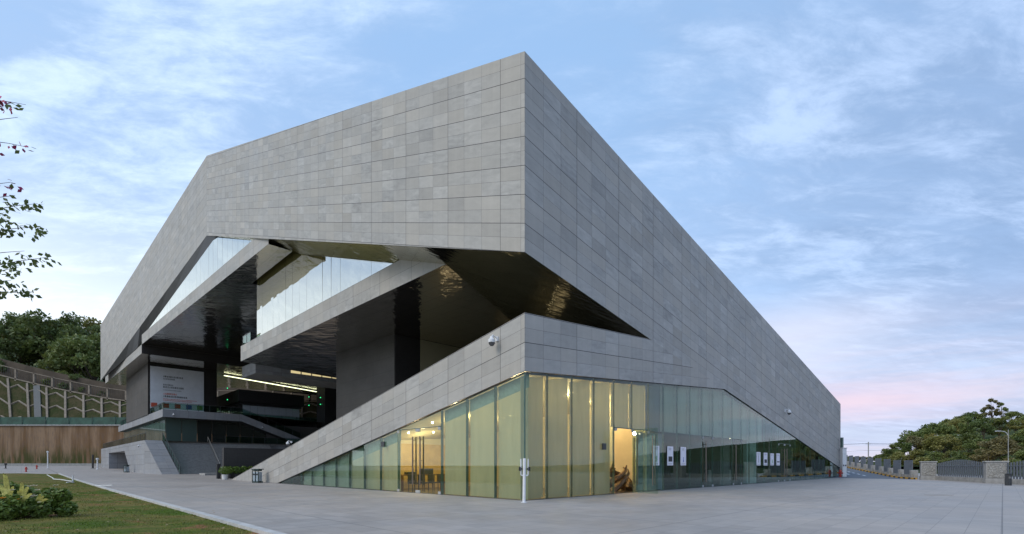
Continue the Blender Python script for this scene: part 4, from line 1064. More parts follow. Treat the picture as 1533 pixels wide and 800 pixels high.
def litter_bin(x, y, z, label):
    o = empty('litter_bin', (x, y, z), label, 'litter bin', 'green litter bins on the plaza')
    m = MB(); m.box((x, y, z + 0.06), (0.74, 0.5, 0.12), R(-20)); m.build('base', GREENMETAL, o, bevel=0.02)
    m = MB(); m.box((x, y, z + 0.52), (0.62, 0.42, 0.80), R(-20)); m.build('body', BINBLUE, o, bevel=0.03)
    ca, sa = math.cos(R(-20)), math.sin(R(-20)); P_ = lambda a, b, c: (x + ca * a - sa * b, y + sa * a + ca * b, z + c)
    for sx in (-0.33, 0.0, 0.33):
        for sy in (-0.24,):
            m = MB(); q = P_(sx, sy, 0.6); m.box(q, (0.05, 0.05, 1.05), R(-20)); m.build('corner_post', GREENMETAL, o)
    m = MB(); m.box(P_(-0.165, -0.225, 0.72), (0.2, 0.03, 0.13), R(-20)); m.box(P_(0.165, -0.225, 0.72), (0.2, 0.03, 0.13), R(-20)); m.build('opening', BLACK, o)
    m = MB(); m.box(P_(0, 0, 1.16), (0.84, 0.6, 0.07), R(-20)); m.box(P_(0, 0, 1.06), (0.6, 0.4, 0.14), R(-20)); m.build('lid', GREENMETAL, o, bevel=0.02)
v_ = v_at(393) ; p_ = W(-0.75, v_ - 1.0, 0); litter_bin(p_[0], p_[1], gz(p_[0], p_[1]), 'dark green litter bin with pale blue sides against the sloping ramp wall')
p_ = W(-3.0, 86.0, 0); litter_bin(p_[0], p_[1], gz(p_[0], p_[1]), 'green litter bin standing by the far podium wall opening')

# white sensor post at the glazed corner
px_, py_ = at(784, 19.6), 19.6
o = empty('sensor_post', (px_, py_, 0), 'white metal post with two upright loops and black sensors at the glass corner', 'post')
m = MB(); m.lathe((px_, py_, 0), [(0.0, 0.012), (0.13, 0.012), (0.13, 0.03), (0.06, 0.035), (0.06, 0.036)], 16); m.tube([(px_, py_, 0.02), (px_ + 0.02, py_, 1.78)], 0.062, 14); m.build('pole', WHITE, o, smooth=True)
for s_ in (-1, 1):
    m = MB(); m.tube([(px_ + 0.02 + s_ * 0.05, py_, 1.10), (px_ + 0.02 + s_ * 0.12, py_, 1.10), (px_ + 0.02 + s_ * 0.145, py_, 1.13), (px_ + 0.02 + s_ * 0.145, py_, 1.76)], 0.026, 8); lp_ = m.build('loop', WHITE, o, smooth=True)
    m = MB(); m.box((px_ + 0.02 + s_ * 0.19, py_ - 0.01, 1.36), (0.08, 0.09, 0.16)); m.box((px_ + 0.02 + s_ * 0.11, py_ - 0.03, 1.36), (0.05, 0.05, 0.07)); m.build('sensor', BLACK, o)
# black bollard at far right
bx, by = at(1509, 36.7), 36.7
o = empty('bollard', (bx, by, 0), 'square black bollard standing alone on the plaza in front of the right fence', 'bollard')
m = MB(); m.box((bx, by, 0.41), (0.3, 0.3, 0.82), R(20)); m.build('body', DARKMETAL, o, bevel=0.02)
m = MB(); m.box((bx, by, 0.86), (0.34, 0.34, 0.06), R(20)); m.build('cap', BLACK, o, bevel=0.015)
m = MB(); m.box((bx - 0.03, by - 0.15, 0.6), (0.18, 0.06, 0.14), R(20)); m.build('light_slot', STEEL, o)
# fire hydrants
def hydrant(x, y, label, s=1.0):
    z = gz(x, y); o = empty('fire_hydrant', (x, y, z), label, 'fire hydrant', 'red fire hydrants')
    m = MB(); m.lathe((x, y, z), [(0.0, 0.0), (0.17 * s, 0.0), (0.17 * s, 0.05 * s), (0.1 * s, 0.07 * s), (0.1 * s, 0.55 * s), (0.14 * s, 0.57 * s), (0.14 * s, 0.63 * s), (0.1 * s, 0.75 * s), (0.03 * s, 0.8 * s), (0.0, 0.86 * s)], 14); m.build('barrel', RED, o, smooth=True)
    for a in (-0.3, 1.27, 2.84):
        m = MB(); m.tube([(x, y, z + 0.45 * s), (x + 0.2 * s * math.cos(a), y + 0.2 * s * math.sin(a), z + 0.45 * s)], 0.055 * s, 10); m.tube([(x + 0.2 * s * math.cos(a), y + 0.2 * s * math.sin(a), z + 0.45 * s), (x + 0.24 * s * math.cos(a), y + 0.24 * s * math.sin(a), z + 0.45 * s)], 0.07 * s, 8); m.build('nozzle', RED, o, smooth=True)
hydrant(at(1257.5, 59.2), 59.2, 'red fire hydrant beside the white pillar at the right end of the museum', 1.15)
hydrant(at(38.5, 78), 78, 'red fire hydrant at the far lawn corner, left of the pair', 1.0)
hydrant(at(54.5, 95), 95, 'red fire hydrant before the brown retaining wall, right of the pair', 1.0)
# white pillar at the right end
wx, wy = at(1262, 60.4), 60.4
o = empty('gate_pillar', (wx, wy, gz(wx, wy)), 'tall white painted pillar with black sensors at the right end of the museum', 'pillar')
m = MB(); m.box((wx, wy, 1.85), (0.5, 0.5, 3.5)); m.build('shaft', WHITE, o, bevel=0.02)
m = MB(); m.box((wx, wy, 3.64), (0.6, 0.6, 0.08)); m.build('cap', WHITE, o)
m = MB(); m.box((wx - 0.14, wy - 0.27, 1.5), (0.1, 0.06, 0.16)); m.box((wx + 0.12, wy - 0.27, 1.5), (0.1, 0.06, 0.16)); m.build('sensor', BLACK, o)
m = MB(); m.box((wx - 0.17, wy, 4.3), (0.2, 0.3, 1.25)); m.build('lamp_box', simple('green_lamp_glass', (0.10, 0.16, 0.14), 0.2), o)

# poles on the left
def post(x, y, h, r, mat, label, name='lamp_post', cat='post', head=True):
    z = gz(x, y); o = empty(name, (x, y, z), label, cat)
    m = MB(); m.tube([(x, y, z), (x, y, z + h)], r, 10); m.lathe((x, y, z), [(r * 2.2, 0.0), (r * 2.2, 0.05), (r, 0.08)], 10); m.build('pole', mat, o, smooth=True)
    if head:
        m = MB(); m.lathe((x, y, z + h), [(r * 1.2, -0.02), (r * 2.0, 0.05), (r * 2.0, 0.3), (0.0, 0.36)], 10); m.build('lamp_head', mat, o, smooth=True)
post(at(71, 100), 100, 3.2, 0.09, WHITE, 'slim white lamp post before the brown retaining wall')
post(at(138.5, 104), 104, 2.9, 0.17, BLACK, 'thick black post beside the podium wall', head=False)
post(at(145.5, 98), 98, 1.9, 0.13, WHITE, 'short white post with round head at the podium corner')
# small black lawn lamp at left frame edge
post(at(8, 96), 96, 0.7, 0.1, BLACK, 'low black garden light on the far lawn edge', 'garden_light', 'light')
# irrigation hose on the lawn
hp = []
for px, Y in ((70, 60), (78, 50), (80, 46), (90, 45), (101, 42.5), (107, 41.0), (103, 38.8), (99, 38.4)):
    x = at(px, Y); hp.append(Vector((x, Y, gz(x, Y) + lawn_dz(x, Y) + 0.10)))
def smoothpath(pts, n=6):
    outp = []
    P_ = [pts[0]] + pts + [pts[-1]]
    for i in range(1, len(P_) - 2):
        for t in range(n):
            t /= n; a, b, c, d2 = P_[i - 1], P_[i], P_[i + 1], P_[i + 2]
            outp.append(0.5 * ((2 * b) + (c - a) * t + (2 * a - 5 * b + 4 * c - d2) * t * t + (3 * b - a - 3 * c + d2) * t ** 3))
    return outp + [pts[-1]]
m = MB(); m.tube(smoothpath(hp), 0.045, 6)
tag(m.build('garden_hose', HOSE, smooth=True), 'thin white hose lying on the lawn near the kerb', 'hose')
x, y = at(108.5, 41), 41; post(x, y, 0.62, 0.05, WHITE, 'short white water standpipe at the end of the lawn hose', 'standpipe', 'tap', False)
x, y = at(150, 33.5), 33.5
m = MB(); m.tube([(at(142, 33.8), 33.8, gz(x, y) + lawn_dz(x, y) + 0.07), (at(168, 33.2), 33.2, gz(x, y) + 0.14)], 0.035, 6); tag(m.build('lawn_pipe', HOSE), 'straight white pipe lying on the lawn beside the kerb', 'pipe')
# drain cover on the plaza
m = MB(); p0 = (at(1405, 24.8), 24.8); m.box((p0[0], p0[1], 0.006), (1.1, 0.5, 0.008), R(0)); tag(m.build('drain_cover', simple('worn_drain_cover', (0.30, 0.26, 0.22), 0.7)), 'flat worn drain cover set in the right side of the plaza', 'drain cover')

# ------------------------------------------------------------------ boundary on the right: gate pillars, fences
def facing(p): # rotation so local -Y faces the camera roughly
    return 0.0
def stone_pillar(x, y, wd, h, rz, label):
    o = empty('stone_pillar', (x, y, 0), label, 'pillar', 'carved stone pillars in the boundary fence')
    m = MB(); m.box((x, y, 0.18), (wd + 0.1, 1.0, 0.42), rz); m.build('plinth', CONC, o, bevel=0.02)
    m = MB(); m.box((x, y, 0.39 + (h - 0.5) / 2), (wd, 0.8, h - 0.5), rz); m.build('shaft', CONC, o, bevel=0.02)
    m = MB(); c, s = math.cos(rz), math.sin(rz); m.box((x + s * 0.415, y - c * 0.415, 0.39 + (h - 0.5) / 2), (wd * 0.86, 0.05, (h - 0.5) * 0.86), rz); m.build('relief_panel', RELIEF, o)
    m = MB(); m.box((x, y, h - 0.05), (wd + 0.12, 0.95, 0.12), rz); m.build('cap', CONC, o, bevel=0.02)
RZP = R(-32)
stone_pillar(at(1389, 51.5), 51.5, 1.25, 1.92, RZP, 'carved stone pillar where the boundary fence meets the road kerb')
stone_pillar(at(1490, 41.2), 41.2, 1.35, 1.86, RZP, 'carved stone pillar between the two arched fence sections, behind the bollard')
def arched_fence(a, b, h0, h1, label):
    o = empty('arched_fence', ((a[0] + b[0]) / 2, (a[1] + b[1]) / 2, 0), label, 'fence', 'arched slat fences on the right')
    L = math.hypot(b[0] - a[0], b[1] - a[1]); rz = math.atan2(b[1] - a[1], b[0] - a[0]); n = int(L / 0.34)
    m = MB(); m.box(((a[0] + b[0]) / 2, (a[1] + b[1]) / 2, 0.2), (L, 0.35, 0.42), rz); m.build('base_wall', CONC, o)
    m = MB()
    for i in range(n):
        t = (i + 0.5) / n; h = h0 + (h1 - h0) * math.sin(math.pi * t) ** 1.3; x, y = a[0] + (b[0] - a[0]) * t, a[1] + (b[1] - a[1]) * t
        m.box((x, y, 0.42 + (h - 0.42) / 2), (0.15, 0.06, h - 0.42), rz)
    for zz in (0.62, 1.45): m.tube([(a[0], a[1] + 0.05, zz), (b[0], b[1] + 0.05, zz)], 0.03, 6)
    m.build('slats', FENCEMETAL, o)
arched_fence((at(1403, 50.6), 50.6), (at(1476, 42.4), 42.4), 1.72, 2.05, 'arched blue grey slat fence between the two carved stone pillars')
arched_fence((at(1506, 40.0), 40.0), (at(1640, 32.0), 32.0), 1.70, 2.0, 'blue grey slat fence running out of frame right of the second pillar')
# stepped road fence: sections climbing with the road
def fence_section(s0, s1, label):
    x0, y0 = road_pt(s0, -0.55); x1, y1 = road_pt(s1, -0.55); cx, cy = (x0 + x1) / 2, (y0 + y1) / 2; z = gz(cx, cy)
    o = empty('fence_section', (cx, cy, z), label, 'fence', 'stepped fence sections along the road')
    rz = math.atan2(y1 - y0, x1 - x0); L = math.hypot(x1 - x0, y1 - y0)
    m = MB(); m.box((cx, cy, z + 0.18), (L, 0.4, 0.6), rz); m.build('base_wall', CONC, o)
    m = MB(); px0, py0 = road_pt(s0 + 0.45, -0.5); m.box((px0, py0, z + 0.42), (0.62, 0.62, 1.12), rz); m.build('pier', CONC, o, bevel=0.02)
    m = MB(); k2 = 11
    for i in range(k2):
        t = 0.26 + 0.70 * (i + 0.5) / k2; x, y = x0 + (x1 - x0) * t, y0 + (y1 - y0) * t
        m.box((x, y, z + 0.48 + 0.8), (L * 0.055, 0.06, 1.62), rz)
    t0, t1 = 0.25, 0.97
    for zz in (0.75, 1.9): m.tube([(x0 + (x1 - x0) * t0, y0 + (y1 - y0) * t0, z + zz), (x0 + (x1 - x0) * t1, y0 + (y1 - y0) * t1, z + zz)], 0.035, 6)
    m.build('slats', FENCEMETAL, o)
ORD = ['first', 'second', 'third', 'fourth', 'fifth', 'sixth', 'seventh', 'eighth', 'ninth', 'tenth', 'eleventh', 'twelfth', 'thirteenth', 'fourteenth', 'fifteenth', 'sixteenth', 'seventeenth', 'eighteenth', 'nineteenth', 'twentieth', 'twenty first', 'twenty second', 'twenty third', 'twenty fourth', 'twenty fifth', 'twenty sixth', 'twenty seventh', 'twenty eighth', 'twenty ninth', 'thirtieth']
for i in range(10):
    fence_section(1.2 + i * 4.1, 1.2 + i * 4.1 + 4.05, 'grey slatted fence section with low stone pier, %s along the road from the carved pillar' % ORD[i])
# street lamp behind the right fence
lx, ly = at(1509, 66), 66
o = empty('street_lamp', (lx, ly, 0), 'slim white street lamp with a single curved arm before the wooded hill', 'street lamp')
m = MB(); m.tube([(lx, ly, 0), (lx, ly, 6.3)], [0.06, 0.04], 10); m.build('pole', CONC, o, smooth=True)
m = MB(); m.tube(smoothpath([Vector((lx, ly, 5.5)), Vector((lx - 0.35, ly, 5.95)), Vector((lx - 0.9, ly, 6.1)), Vector((lx - 1.2, ly, 6.1))]), 0.035, 8); m.build('arm', WHITE, o, smooth=True)
m = MB(); m.box((lx - 1.45, ly, 6.1), (0.6, 0.2, 0.09)); m.build('lamp_head', WHITE, o, bevel=0.03)
# utility pole and wires
ux, uy = at(1299.5, 230), 230
o = empty('utility_pole', (ux, uy, gz(ux, uy)), 'distant thin utility pole with power lines beyond the road', 'pole')
m = MB(); m.tube([(ux, uy, 0), (ux, uy, 12.5)], 0.22, 8); m.box((ux, uy, 11.6), (2.6, 0.2, 0.2)); m.build('shaft', CONC, o)
m = MB()
for z0, z1, dx in ((11.7, 15.5, -1.2), (11.9, 18.5, 1.2), (8.5, 13.0, 0)):
    pts = []
    for t in range(13):
        t /= 12; pts.append((ux + dx + (150 * t), uy + 10 * t, z0 + (z1 - z0) * t - 2.5 * math.sin(math.pi * t)))
    m.tube(pts, 0.05, 4)
    pts = []
    for t in range(13):
        t /= 12; pts.append((ux + dx - (120 * t), uy + 10 * t, z0 + (z1 - z0) * t * 0.2 - 2.0 * math.sin(math.pi * t)))
    m.tube(pts, 0.05, 4)
m.build('power_line', DARKMETAL, o)

# ------------------------------------------------------------------ hills
def hill_mesh(name, x0, x1, y0, y1, nx, ny, fz, mat):
    vs = []; fs = []
    for i in range(nx + 1):
        for j in range(ny + 1):
            x, y = x0 + (x1 - x0) * i / nx, y0 + (y1 - y0) * j / ny; vs.append((x, y, fz(x, y)))
    for i in range(nx):
        for j in range(ny):
            a = i * (ny + 1) + j; fs.append((a, a + ny + 1, a + ny + 2, a + 1))
    me = raw_mesh(name, vs, fs, mat)
    for p in me.polygons: p.use_smooth = True
    o = bpy.data.objects.new(name, me); col.objects.link(o); o['kind'] = 'structure'; return o
def hr(x, y):                          # wooded hill on the right
    r = x / max(y, 1)
    d_ = max(0.0, (x - 62 - max(0, (y - 90)) * 0.55))
    base = 13.5 * sstep((y - 92) / 110) * sstep((r - 0.77) / 0.24) + 8.0 * sstep((y - 170) / 110) * sstep((r - 0.86) / 0.12)
    return gz(x, y) - 0.06 + base + 0.8 * math.sin(x * 0.07) * math.cos(y * 0.06) * sstep((y - 100) / 40)
hill_mesh('hill_right', 46, 520, 88, 420, 70, 50, hr, HILL)
WY = 126.0                             # retaining wall line
def slope_top(x):
    k_ = max(0, -106 - x); return 18.8 + 0.16 * k_ + 0.0015 * k_ * k_ - 0.00001 * max(0, k_ - 60) ** 3
def hl(x, y):                          # wooded ground above the lattice slope
    return slope_top(x) - 0.05 + 0.0
hill_mesh('hill_left', -330, 60, WY + 7.4, 330, 60, 30, hl, HILL)
# slope face between wall top and walkway
zW = 11.7
rt = empty('retaining_wall', (-90, WY, 1), 'tall brown stained retaining wall with creepers at its foot on the left', 'wall')
m = MB(); m.box((-130, WY + 0.5, 5.6), (340, 1.0, 12.2)); m.build('wall_face', RUST, rt)
m = MB(); m.box((-130, WY + 0.4, zW + 0.12), (340, 1.4, 0.3)); m.box((-130, WY - 0.35, 1.4), (340, 0.6, 1.2)); m.build('coping', CONC, rt)
vs = []; fs = []; xs = lin(-330, 60, 80)
def sl(x, t): # t 0 bottom .. 1 top
    return (x, WY + 1 + 6.5 * t, zW + (slope_top(x) - zW) * t)
for x in xs:
    for j in range(9): vs.append(sl(x, j / 8))
for i in range(80):
    for j in range(8): a = i * 9 + j; fs.append((a, a + 9, a + 10, a + 1))
o = bpy.data.objects.new('planted_slope', raw_mesh('planted_slope', vs, fs, SLOPE)); col.objects.link(o); o['kind'] = 'structure'
lt = empty('slope_lattice', (-90, WY + 5, zW), 'pale concrete lattice of posts and chevron beams across the planted slope', 'slope lattice')
m = MB(); mc = MB()
def bar(mb, a, b, wd, up=0.35):
    A_, B_ = Vector(a), Vector(b); dd = (B_ - A_).normalized(); nn = Vector((0, -0.55, 0.83)); sd_ = dd.cross(nn).normalized() * wd / 2
    r_ = [A_ - sd_, B_ - sd_, B_ + sd_, A_ + sd_]
    mb.hexa([tuple(p - nn * 0.1) for p in r_], [tuple(p + nn * up) for p in r_])
def sl2(x, t): return sl(x * (1 + 0.052 * t) - 0.07 * max(0, -118 - x) * t, t)
SP = 4.7
for i in range(48):
    x = -200 + i * SP
    m = MB(); bar(m, sl2(x, 0.02), sl2(x, 0.98), 0.45, 0.3); m.build('post_beam', LATT, lt)
    for t in (0.10, 0.46, 0.80):
        bar(mc, sl2(x, t), sl2(x + SP / 2, t + 0.11), 0.36, 0.24); bar(mc, sl2(x + SP / 2, t + 0.11), sl2(x + SP, t), 0.36, 0.24)
mc.build('chevron_beam', LATT, lt)
for x0 in (-122.5, -40):
    m = MB(); bar(m, sl2(x0, 0.02), sl2(x0, 0.98), 1.4, 0.25); m.build('drain_channel', simple('dark_concrete', (0.15, 0.15, 0.14), 0.85) if 'dark_concrete' not in MATS else MATS['dark_concrete'], lt)
# a higher tier of the same slope, seen through the courtyard
vs = []; fs = []; xs = lin(-100, 20, 24)
for x in xs:
    for t in (0, 0.5, 1.0): vs.append((x, WY + 12.5 + 7 * t, 23.0 + 16 * t))
for i in range(24):
    for j in range(2): a = i * 3 + j; fs.append((a, a + 3, a + 4, a + 1))
o = bpy.data.objects.new('upper_planted_slope', raw_mesh('upper_planted_slope', vs, fs, SLOPE)); col.objects.link(o); o['kind'] = 'structure'
lt2 = empty('slope_lattice', (-40, WY + 12, 23), 'pale concrete lattice on the higher slope seen through the open courtyard', 'slope lattice')
m = MB(); mc = MB()
def sl3(x, t): return (x * (1 + 0.05 * t), WY + 12.5 + 7 * t, 23.0 + 16 * t)
for i in range(18):
    x = -92 + i * 5.6; m = MB(); bar(m, sl3(x, 0.0), sl3(x, 0.98), 0.5, 0.3); m.build('post_beam', LATT, lt2)
    for t in (0.12, 0.5, 0.86): bar(mc, sl3(x, t), sl3(x + 2.8, t + 0.09), 0.4, 0.24); bar(mc, sl3(x + 2.8, t + 0.09), sl3(x + 5.6, t), 0.4, 0.24)
mc.build('chevron_beam', LATT, lt2)
# green netting strip at the foot of the slope and railing at the top
m = MB()
for a, b in zip(range(-210, 30, 6), range(-204, 36, 6)):
    m.face([(a, WY + 0.3, zW + 0.2), (b, WY + 0.3, zW + 0.2), (b, WY + 0.5, zW + 2.2 + random.uniform(-.2, .2)), (a, WY + 0.5, zW + 2.2)])
fn = empty('mesh_fence', (-90, WY + 0.4, zW), 'low dark green mesh fence along the top of the brown retaining wall', 'fence'); m.build('mesh', simple('green_netting', (0.035, 0.085, 0.06), 0.8, 0, 0.3, 0.5), fn)
m = MB()
for a in range(-210, 34, 6): m.tube([(a, WY + 0.25, zW + 0.15), (a, WY + 0.25, zW + 2.5)], 0.06, 6)
m.build('fence_post', GREENMETAL, fn)
wf = empty('walkway_railing', (-90, WY + 7.6, 20), 'pale concrete panel railing along the walkway above the lattice slope', 'railing')
m = MB(); mp = MB()
step = 5
for a in range(-210, 30, step):
    b = a + step; za, zb2 = slope_top(a), slope_top(b); y = WY + 7.6
    m.box((a, y, za + 1.5), (0.42, 0.4, 3.4))
    for dz, th in ((0.15, 0.3), (2.95, 0.16)):
        m.hexa([(a, y - .2, za + dz), (b, y - .2, zb2 + dz), (b, y + .2, zb2 + dz), (a, y + .2, za + dz)], [(a, y - .2, za + dz + th), (b, y - .2, zb2 + dz + th), (b, y + .2, zb2 + dz + th), (a, y + .2, za + dz + th)])
    for q in range(1, 9):
        xx = a + step * q / 9; zz = za + (zb2 - za) * q / 9; mp.tube([(xx, y, zz + 0.4), (xx, y, zz + 3.0)], 0.025, 4)
uw = empty('upper_wall', (-90, WY + 11, 20), 'dark weathered low wall behind the walkway railing at the foot of the trees', 'wall')
m2 = MB()
for a in range(-230, 30, step):
    m2.hexa([(a, WY + 11, slope_top(a) - 1), (a + step, WY + 11, slope_top(a + step) - 1), (a + step, WY + 11.5, slope_top(a + step) - 1), (a, WY + 11.5, slope_top(a) - 1)], [(a, WY + 11, slope_top(a) + 4.6), (a + step, WY + 11, slope_top(a + step) + 4.6), (a + step, WY + 11.5, slope_top(a + step) + 4.6), (a, WY + 11.5, slope_top(a) + 4.6)])
m2.build('wall_face', simple('dark_weathered_concrete', (0.088, 0.066, 0.045), 0.9, 0, 0.3, 0.3), uw)
m.build('rail_frame', LATT, wf); mp.build('rail_bars', DARKMETAL, wf)

# ------------------------------------------------------------------ trees
def crown_verts(blobs, nleaf, size, seed, droop=0.0):
    rng = np.random.default_rng(seed); vs = []; fs = []
    wts = np.array([b[3] * b[4] for b in blobs]); wts = wts / wts.sum()
    for i in range(nleaf):
        b = blobs[rng.choice(len(blobs), p=wts)]
        d_ = rng.normal(size=3); d_ /= np.linalg.norm(d_); r = rng.uniform(0.35, 1.0) ** 0.5
        # ragged shell: most leaves lie in small clumps near the surface
        p = np.array([b[0] + d_[0] * b[3] * r, b[1] + d_[1] * b[3] * r, b[2] + d_[2] * b[4] * r]) + rng.normal(size=3) * size * 0.5
        a = rng.normal(size=3); a /= np.linalg.norm(a); c = np.cross(a, rng.normal(size=3)); c /= np.linalg.norm(c)
        s = size * rng.uniform(0.5, 1.25); k0 = len(vs)
        q0 = p - a * s; q1 = p + c * s * 0.55; q2 = p + a * s; q3 = p - c * s * 0.55
        vs += [tuple(q0), tuple(q1), tuple(q2), tuple(q3)]; fs.append((k0, k0 + 1, k0 + 2, k0 + 3))
    return vs, fs
def make_tree_kind(seed, h, spread, trunk_h, nb, nleaf, size, tall=1.0, open_=False):
    rng = random.Random(seed); blobs = []
    for i in range(nb):
        t = rng.random(); a = rng.random() * 6.283; zz = trunk_h + (h - trunk_h) * (0.12 + 0.80 * t)
        rad = spread * (math.sin(math.pi * (0.18 + 0.74 * t)) ** 0.8) * rng.uniform(0.35, 0.95)
        br = spread * rng.uniform(0.24, 0.42) * (0.62 if open_ else 1.0)
        blobs.append((rad * math.cos(a), rad * math.sin(a), min(zz, h - br * 0.6), br, br * 0.72 * tall))
    vs, fs = crown_verts(blobs, nleaf, size, seed)
    mb = MB()
    tr = [(0, 0, -0.8), (rng.uniform(-.2, .2), rng.uniform(-.2, .2), trunk_h * 0.5), (rng.uniform(-.4, .4), rng.uniform(-.4, .4), trunk_h), (rng.uniform(-.5, .5), rng.uniform(-.5, .5), h * 0.8)]
    mb.tube(tr, [h * 0.020, h * 0.016, h * 0.013, h * 0.004], 7)
    for b in blobs[: min(nb, 12)]:
        mid = Vector(tr[2]).lerp(Vector((b[0], b[1], b[2])), 0.5) + Vector((0, 0, -0.3)); zz = rng.uniform(0.55, 1.0) * trunk_h
        mb.tube([(tr[1][0], tr[1][1], max(zz, trunk_h * 0.55)), tuple(mid), (b[0], b[1], b[2])], [h * 0.008, h * 0.006, h * 0.002], 5)
    return vs, fs, mb
KINDS = {}
for nm, args in {'broad': (3, 11, 5.0, 2.8, 16, 3400, 0.36), 'broad_b': (5, 11, 4.6, 2.2, 15, 3400, 0.36), 'tall': (8, 15, 4.2, 5.0, 17, 3600, 0.36, 1.1), 'open': (11, 15, 4.4, 5.0, 17, 3000, 0.34, 1.15, True), 'bush': (14, 5, 3.3, 0.5, 11, 2200, 0.27), 'tall_b': (21, 15, 4.6, 4.2, 18, 3800, 0.36, 1.0)}.items():
    KINDS[nm] = (args[1],) + make_tree_kind(*args)
MESH = {}
def tree(kind, x, y, z, h, mat, label, group, sx=1.0):
    hh, vs, fs, mb = KINDS[kind]
    key = (kind, mat.name)
    if key not in MESH:
        MESH[key] = raw_mesh('crown', vs, fs, mat)
    o = empty('tree' if kind != 'bush' else 'bush', (x, y, z), label, 'tree' if kind != 'bush' else 'bush', group)
    s = h / hh; o.scale = (s * sx, s * sx, s); o.rotation_euler = (0, 0, random.random() * 6.28)
    c = bpy.data.objects.new('crown', MESH[key]); col.objects.link(c); c.parent = o
    kt = (kind, 'trunk')
    if kt not in MESH:
        t = mb.build('trunk', BARK, None, smooth=True); MESH[kt] = t.data; t.parent = o
    else:
        t = bpy.data.objects.new('trunk', MESH[kt]); col.objects.link(t); t.parent = o
    return o
# right hill: (image x, top y, distance, kind, foliage)
RG = 'trees on the wooded hill to the right'
rows = {
 'front': ('before the right fence', [(1331, 672, 128, 'broad', LEAF_D), (1352, 656, 112, 'tall', LEAF), (1372, 652, 118, 'broad_b', LEAF_B), (1392, 648, 116, 'tall_b', LEAF_Y), (1412, 652, 104, 'broad', LEAF_Y), (1432, 650, 112, 'tall', LEAF), (1452, 648, 104, 'broad', LEAF_D), (1476, 655, 96, 'broad_b', LEAF), (1500, 654, 90, 'broad', LEAF_B), (1524, 650, 92, 'tall_b', LEAF_D), (1548, 640, 92, 'broad', LEAF), (1365, 674, 84, 'bush', LEAF_Y), (1400, 680, 88, 'bush', LEAF), (1440, 676, 84, 'bush', LEAF_D), (1384, 678, 100, 'bush', LEAF), (1376, 676, 92, 'bush', LEAF_D), (1418, 676, 100, 'bush', LEAF_Y), (1462, 672, 98, 'bush', LEAF), (1484, 674, 76, 'bush', LEAF_B), (1520, 676, 74, 'bush', LEAF)]),
 'middle': ('half way up the right hill', [(1362, 645, 150, 'broad', LEAF), (1384, 641, 156, 'tall_b', LEAF_D), (1406, 632, 150, 'broad_b', LEAF), (1428, 628, 158, 'broad', LEAF_Y), (1450, 624, 150, 'tall', LEAF), (1472, 626, 146, 'broad', LEAF_D), (1496, 624, 146, 'broad_b', LEAF), (1520, 626, 150, 'tall_b', LEAF_Y), (1545, 622, 150, 'broad', LEAF)]),
 'crest': ('on the crest of the right hill', [(1400, 634, 205, 'broad', LEAF_D), (1418, 626, 210, 'tall_b', LEAF), (1436, 622, 215, 'broad_b', LEAF), (1454, 617, 215, 'broad', LEAF_D), (1470, 612, 210, 'tall', LEAF), (1485, 597, 205, 'open', LEAF_B), (1499, 603, 205, 'open', LEAF), (1513, 616, 210, 'broad', LEAF), (1530, 620, 210, 'tall_b', LEAF_D), (1550, 622, 215, 'broad', LEAF)])}
FN = {LEAF.name: 'mid green', LEAF_Y.name: 'yellowish green', LEAF_B.name: 'brownish', LEAF_D.name: 'dark green'}
KN = {'broad': 'broad', 'broad_b': 'rounded', 'tall': 'tall', 'tall_b': 'tall bushy', 'open': 'open crowned', 'bush': 'low bushy'}
for rname, (where, lst) in rows.items():
    lst = sorted(lst, key=lambda q: q[0]); 
    for i, (px, ty, Y, kd, mt) in enumerate(lst):
        x = at(px, Y); zb0 = hr(x, Y) if Y > 88 else gz(x, Y); zt_ = zat(ty, Y); h = max(zt_ - zb0, 2.5)
        tree(kd, x, Y, zb0, h, mt, '%s %s tree %s, %s from left' % (KN[kd], FN[mt.name], where.replace('before the right fence', 'just behind right fence'), ORD[i]), RG, sx=1.0 if h > 7 else 1.35)
# small far trees between museum and hill
for i, (px, ty, Y, kd, mt) in enumerate([(1270, 686, 190, 'broad', LEAF), (1279, 684, 190, 'broad_b', LEAF_D), (1289, 684, 185, 'broad', LEAF_B), (1301, 681, 180, 'tall_b', LEAF), (1313, 679, 170, 'broad', LEAF_D), (1326, 670, 150, 'open', LEAF_B), (1322, 681, 140, 'bush', LEAF), (1336, 662, 142, 'tall', LEAF), (1348, 674, 96, 'bush', LEAF_Y)]):
    x = at(px, Y); z = hr(x, Y) if x > 46 else gz(x, Y); tree(kd, x, Y, z - 0.5, max(zat(ty, Y) - z, 3.0), mt, '%s %s tree far up the road beyond the fence, %s from the museum' % (KN[kd], FN[mt.name], ORD[i]), 'far trees up the road', 1.3)
# left hill trees
LG = 'trees above the lattice slope on the left'
lst = [(-34, 470, 168), (-12, 474, 160), (10, 466, 170), (28, 478, 158), (42, 472, 166), (58, 478, 172), (74, 470, 160), (92, 474, 168), (108, 468, 162), (126, 474, 170), (140, 480, 160), (158, 492, 165), (178, 500, 170), (-8, 500, 150), (112, 505, 150), (140, 500, 150), (200, 505, 165), (-45, 490, 150), (166, 510, 148)]
lst.sort()
for i, (px, ty, Y) in enumerate(lst):
    x = at(px, Y); z = hl(x, Y); h = zat(ty, Y) - z
    kd = ['tall', 'tall_b', 'broad', 'tall_b', 'tall', 'broad_b'][i % 6]; mt = [LEAF_D, LEAF, LEAF_Y, LEAF_D, LEAF][i % 5]
    tree(kd, x, Y, z - 0.3, h, mt, '%s %s tree above the lattice slope, %s from the left there' % (KN[kd], FN[mt.name], ORD[i]), LG, sx=1.05)
